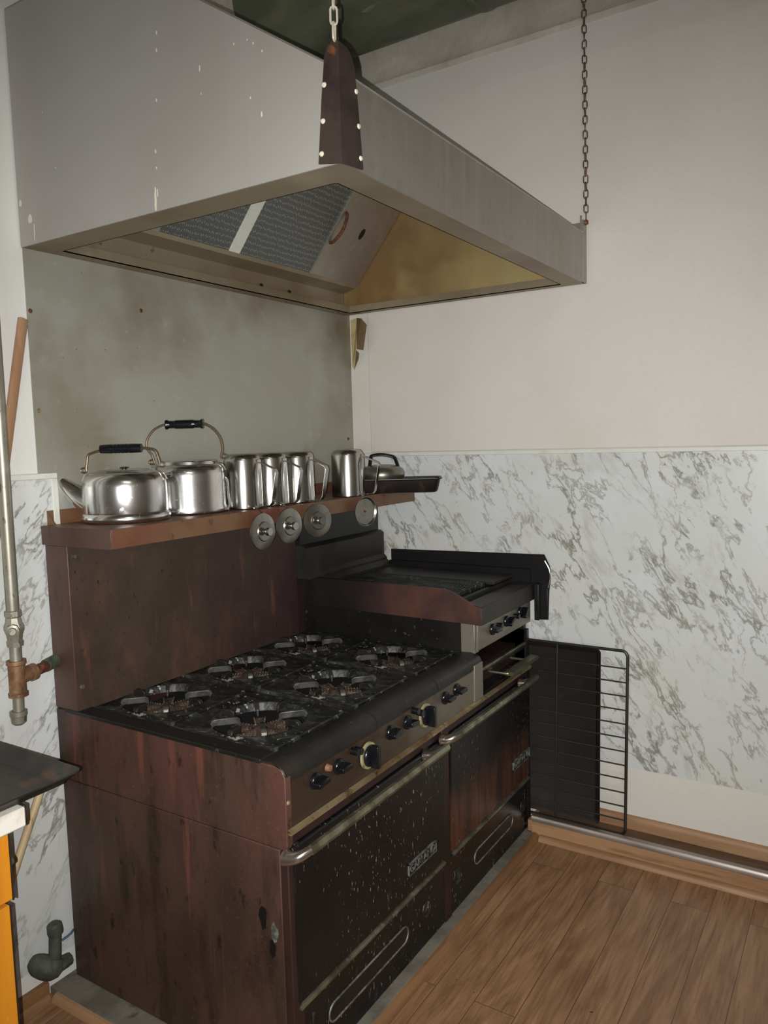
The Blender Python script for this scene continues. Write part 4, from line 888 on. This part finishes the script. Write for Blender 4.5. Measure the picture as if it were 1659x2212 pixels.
# roasting pan and dome kettle at the far end
def pan_bm(hx, hy, h, lip, t_=.0015, rc=.02, slope=.010, mtx=None):
    bm = BM()
    def rr(hx, hy, r, n=6):
        P = []
        for cx, cy, a0 in ((hx-r, hy-r, 0), (-hx+r, hy-r, PI/2), (-hx+r, -hy+r, PI), (hx-r, -hy+r, 3*PI/2)):
            for k in range(n+1): a = a0+PI/2*k/n; P.append((cx+r*math.cos(a), cy+r*math.sin(a)))
        return P
    L_ = [(rr(hx-slope-.012, hy-slope-.012, rc), 0), (rr(hx-slope-.004, hy-slope-.004, rc), .003), (rr(hx-slope, hy-slope, rc), .010), (rr(hx, hy, rc), h-.004), (rr(hx+lip, hy+lip, rc), h), (rr(hx+lip, hy+lip, rc), h+.003), (rr(hx-t_, hy-t_, rc), h-.001), (rr(hx-slope-t_, hy-slope-t_, rc), .012), (rr(hx-slope-.012, hy-slope-.012, rc), .003)]
    R_ = [[bm.verts.new(mtx @ Vector((*p, z)) if mtx is not None else (*p, z)) for p in P] for P, z in L_]
    for a, b in zip(R_, R_[1:]):
        n = len(a)
        for i in range(n): bm.faces.new((a[i], a[(i+1) % n], b[(i+1) % n], b[i]))
    bm.faces.new(R_[0][::-1]); bm.faces.new(R_[-1]); return bm
o = obj('roasting_pan', pan_bm(.180, .098, .056, .008), M['pan'], loc=(.345, -.196, SZ), local=True); o.rotation_euler = (0, 0, math.radians(29))
tag(o, 'dark rectangular roasting pan overhanging the far end of the shelf', 'pan')
dk = thing('kettle', 'small dull round kettle with arched black handle sitting in the roasting pan', 'kettle', (.290, -.222, SZ+.004), math.atan2(.56, .83))
obj('kettle_body', lathe(BM(), [(0, 0), (.070, 0), (.077, .006), (.085, .045), (.094, .064), (.094, .078), (.086, .094), (.069, .104), (.045, .110), (0, .112)], 56), M['domekettle'], dk, local=True, sharp=60)
bm = BM(); pts = [(-.052, .100), (-.045, .140), (-.038, .150), (.0, .153), (.040, .146), (.054, .138), (.062, .120), (.068, .098)]
P = smooth_path([(a, 0, b) for a, b in pts], 5)
for i in range(len(P)-1): pass
tube(bm, P, .0072, 10); obj('handle', bm, M['bakelite'], dk, local=True)
bm = BM(); tube(bm, smooth_path([(-.075, 0, .088), (-.092, 0, .106), (-.104, 0, .120)], 4), [.016, .0155, .015, .0145, .014, .0135, .013, .0125, .012][:9], 14); obj('spout', bm, M['domekettle'], dk, local=True)
bm = BM(); tube(bm, smooth_path([(-.086, 0, .104), (-.092, 0, .122), (-.088, 0, .142)], 4), [.010, .009, .008, .007, .006, .006, .005, .005, .005][:9], 10); obj('spout_lever', bm, M['bakelite'], dk, local=True)

# ---------------------------------------------------------------- rack and tray leaning on the right wall
rk = thing('oven_rack', 'black wire oven rack leaning on the wall beside the range', 'oven rack', (1.0, -.080, .072))
rx0, rx1, L_ = .745, 1.260, .712
ang = math.asin(.036/L_)
def rp(x, s, o=0): return Vector((x, -.082+math.sin(ang)*s-math.cos(ang)*o, .0745+math.cos(ang)*s-math.sin(ang)*o))
rc = .022; pts = []
for cx, cs, a0 in ((rx1-rc, L_-rc, 0), (rx0+rc, L_-rc, PI/2), (rx0+rc, rc, PI), (rx1-rc, rc, 3*PI/2)):
    for k in range(6): a = a0+PI/2*k/5; pts.append(rp(cx+rc*math.cos(a), cs+rc*math.sin(a)))
obj('rack_frame', tube(BM(), pts, .0058, 10, closed=True), M['rack'], rk)
n = 12
for i in range(n):
    s = .058+(L_-.125)*i/(n-1); obj('rack_wire', tube(BM(), [rp(rx0, s, .001), rp(rx1, s, .001)], .0029, 8), M['rack'], rk)
obj('rack_brace', tube(BM(), [rp(.985, .002, .006), rp(.985, L_-.002, .006)], .0036, 8), M['rack'], rk)
tp = thing('baking_tray', 'black burnt baking tray standing behind the wire oven rack', 'tray', (.95, -.05, .072))
mt = Matrix.Translation((.915, -.046+.0, .072+.355)) @ Matrix.Rotation(-ang*.75, 4, 'X') @ Matrix.Rotation(PI/2, 4, 'X') @ Matrix.Rotation(PI, 4, 'Y')
mt = Matrix.Translation((.900, -.0215, .072+.355)) @ Matrix.Rotation(-ang*.55, 4, 'X') @ Matrix.Rotation(PI/2, 4, 'X')
obj('tray_body', pan_bm(.247, .345, .020, .006, rc=.018, slope=.006, mtx=mt), M['blackpan'], tp)

# ---------------------------------------------------------------- gas pipe, sticks, drain on the left
gp = thing('gas_pipe', 'galvanised gas pipe with valve and capped end on the left wall', 'pipe', (.075, -1.755, .86))
PX, PY, PR = .075, -1.757, .0165
obj('upper_pipe', tube(BM(), [(PX, PY+.014, H-.002), (PX, PY+.004, 1.8), (PX, PY, 1.15)], PR, 20), M['galv'], gp)
v = obj('shutoff_valve', lathe(BM(), [(.0165, -.050), (.021, -.049), (.022, -.036), (.019, -.032), (.021, -.018), (.026, -.004), (.026, .006), (.021, .018), (.019, .030), (.022, .034), (.022, .048), (.0165, .050)], 8, T(PX, PY, 1.130)), M['galv'], gp, sharp=25)
dv = Vector((.80, -.60, 0)).normalized()
obj('valve_plug', tube(BM(), [Vector((PX, PY, 1.130)), Vector((PX, PY, 1.130))+dv*.034, Vector((PX, PY, 1.130))+dv*.036, Vector((PX, PY, 1.130))+dv*.046], [.017, .016, .010, .009], 8), M['galv'], v, sharp=20)
obj('middle_pipe', tube(BM(), [(PX, PY, 1.085), (PX, PY-.002, .98)], PR-.001, 20), M['galv'], gp)
te = obj('tee_fitting', lathe(BM(), [(.0165, -.050), (.025, -.050), (.0255, -.040), (.022, -.037), (.022, .037), (.0255, .040), (.025, .050), (.0165, .050)], 28, T(PX, PY-.001, .992)), M['bronze_tee'], gp)
obj('tee_branch', tube(BM(), [(PX, PY, .992), (PX-.004, PY+.040, .994), (PX-.0045, PY+.041, .994), (PX-.006, PY+.054, .995)], [.020, .020, .024, .024], 24), M['bronze_tee'], te, sharp=25)
obj('branch_pipe', tube(BM(), [(PX-.006, PY+.052, .995), (PX-.014, PY+.105, .999)], .0155, 20), M['rust'], gp)
obj('branch_coupling', tube(BM(), [(PX-.014, PY+.095, .999), (PX-.026, PY+.134, 1.002)], .0185, 20), M['green_pipe'], gp)
obj('lower_pipe', tube(BM(), [(PX, PY-.002, .945), (PX, PY-.004, .88)], PR-.002, 20), M['galv'], gp)
obj('end_cap', lathe(BM(), [(0, -.018), (.012, -.018), (.019, -.012), (.0205, .006), (.0225, .008), (.0225, .020), (.0165, .021)], 28, T(PX, PY-.005, .882)), M['galv'], gp)

# leaning wooden moulding
a = Vector((.022, -1.630, 1.972)); b = Vector((.050, -2.060, .048)); d = (b-a).normalized()
yv = d.cross(Vector((1, 0, 0))).normalized(); xv = yv.cross(d)
if yv.y < 0: yv = -yv
if xv.x < 0: xv = -xv
bm = BM(); prof = [(-.014, 0), (.014, 0), (.014, .006), (.004, .011), (-.006, .013), (-.012, .012), (-.014, .008)]
A = [bm.verts.new(a+yv*p[0]+xv*(p[1]-.006)) for p in prof]; B = [bm.verts.new(b+yv*p[0]+xv*(p[1]-.006)) for p in prof]
bm.faces.new(A); bm.faces.new(B[::-1])
for i in range(len(prof)): bm.faces.new((A[i], B[i], B[(i+1) % len(prof)], A[(i+1) % len(prof)]))
tag(obj('wooden_moulding', bm, M['stick'], loc=b), 'long thin wooden moulding leaning against the left wall behind the gas pipe', 'wood strip')
bm = BM(); a = Vector((.030, -1.652, .70)); b = Vector((.060, -2.010, .03)); tube(bm, [a, a.lerp(b, .52), a.lerp(b, .521), b], .0115, 16)
tag(obj('broom_handle', bm, M['dowel'], loc=b), 'pale round broom handle leaning on the marble panel under the cabinet tray', 'stick')
# capped drain pipe low on the left wall
dr = thing('drain_pipe', 'short capped grey-green drain pipe low on the left wall beside the range', 'pipe', (.055, -1.70, .09))
obj('riser', tube(BM(), [(.052, -1.692, .125), (.050, -1.684, .215)], .0175, 20), M['drain'], dr)
obj('cap', lathe(BM(), [(0, .034), (.014, .034), (.021, .028), (.0225, .006), (.021, 0), (.017, -.002)], 24, T(.050, -1.683, .205, rx=.09)), M['drain'], dr)
obj('elbow', tube(BM(), smooth_path([(.004, -1.735, .135), (.036, -1.722, .122), (.054, -1.700, .112), (.054, -1.690, .135)], 5), [.018, .024, .028, .031, .032, .033, .034, .034, .034, .033, .031, .028, .026, .024, .022, .020][:16], 20), M['drain'], dr)
obj('outlet_nut', lathe(BM(), [(0, .02), (.018, .018), (.020, 0), (.020, -.02)], 8, T(.060, -1.668, .112, rx=-PI/2)), M['drain'], dr)
bm = BM(); tube(bm, smooth_path([(.012, -1.640, .145), (.020, -1.615, .155), (.018, -1.60, .160), (.014, -1.56, .150)], 4), .0035, 8)
tag(obj('cable', bm, M['blue']), 'stub of blue cable between the drain pipe and the range', 'cable')

# ---------------------------------------------------------------- cabinet and tray at the left edge
cb = thing('cabinet', 'orange plywood cabinet with white laminate counter at the left edge', 'cabinet', (.28, -2.6, 0))
cx1, cy1 = .556, -2.092
obj('carcass', box(BM(), .04, cx1-.020, -3.6, cy1-.004, .05, .838), M['orange'], cb, bevel=.002)
obj('toe_kick', box(BM(), .04, cx1-.07, -3.6, cy1-.010, .001, .049), M['dark_edge'], cb)
ct = obj('counter_top', box(BM(), .036, .578, -3.6, -2.066, .840, .882), M['laminate'], cb, bevel=.004)
obj('edge_band', box(BM(), .030, .568, -2.0655, -2.058, .841, .881), M['dark_edge'], ct, bevel=.003)
dd = obj('drawer', box(BM(), cx1-.019, cx1, -2.60, cy1-.002, .690, .834), M['orange'], cb, bevel=.002)
obj('drawer_edge', box(BM(), cx1-.020, cx1+.0003, cy1-.0018, cy1+.001, .688, .834), M['dark_edge'], dd)
d2 = obj('door', box(BM(), cx1-.019, cx1, -2.60, cy1-.010, .060, .682), M['orange'], cb, bevel=.002)
obj('door_edge', box(BM(), cx1-.020, cx1+.0003, cy1-.0098, cy1-.007, .060, .680), M['dark_edge'], d2)
obj('hinge', lathe(BM(), [(0, .010), (.008, .008), (.011, 0)], 16, T(cx1-.012, cy1+.001, .765) @ Matrix.Rotation(-PI/2, 4, 'X')), M['drain'], cb)
hx_, hy_ = .255, .34
mt = T(.585-hx_-.004, -1.938-hy_, .883)
o = obj('baking_tray', pan_bm(hx_, hy_, .026, .006, rc=.022, slope=.014, mtx=mt), M['sheetpan'])
tag(o, 'dark burnt sheet tray lying on the cabinet counter at the left edge', 'tray')
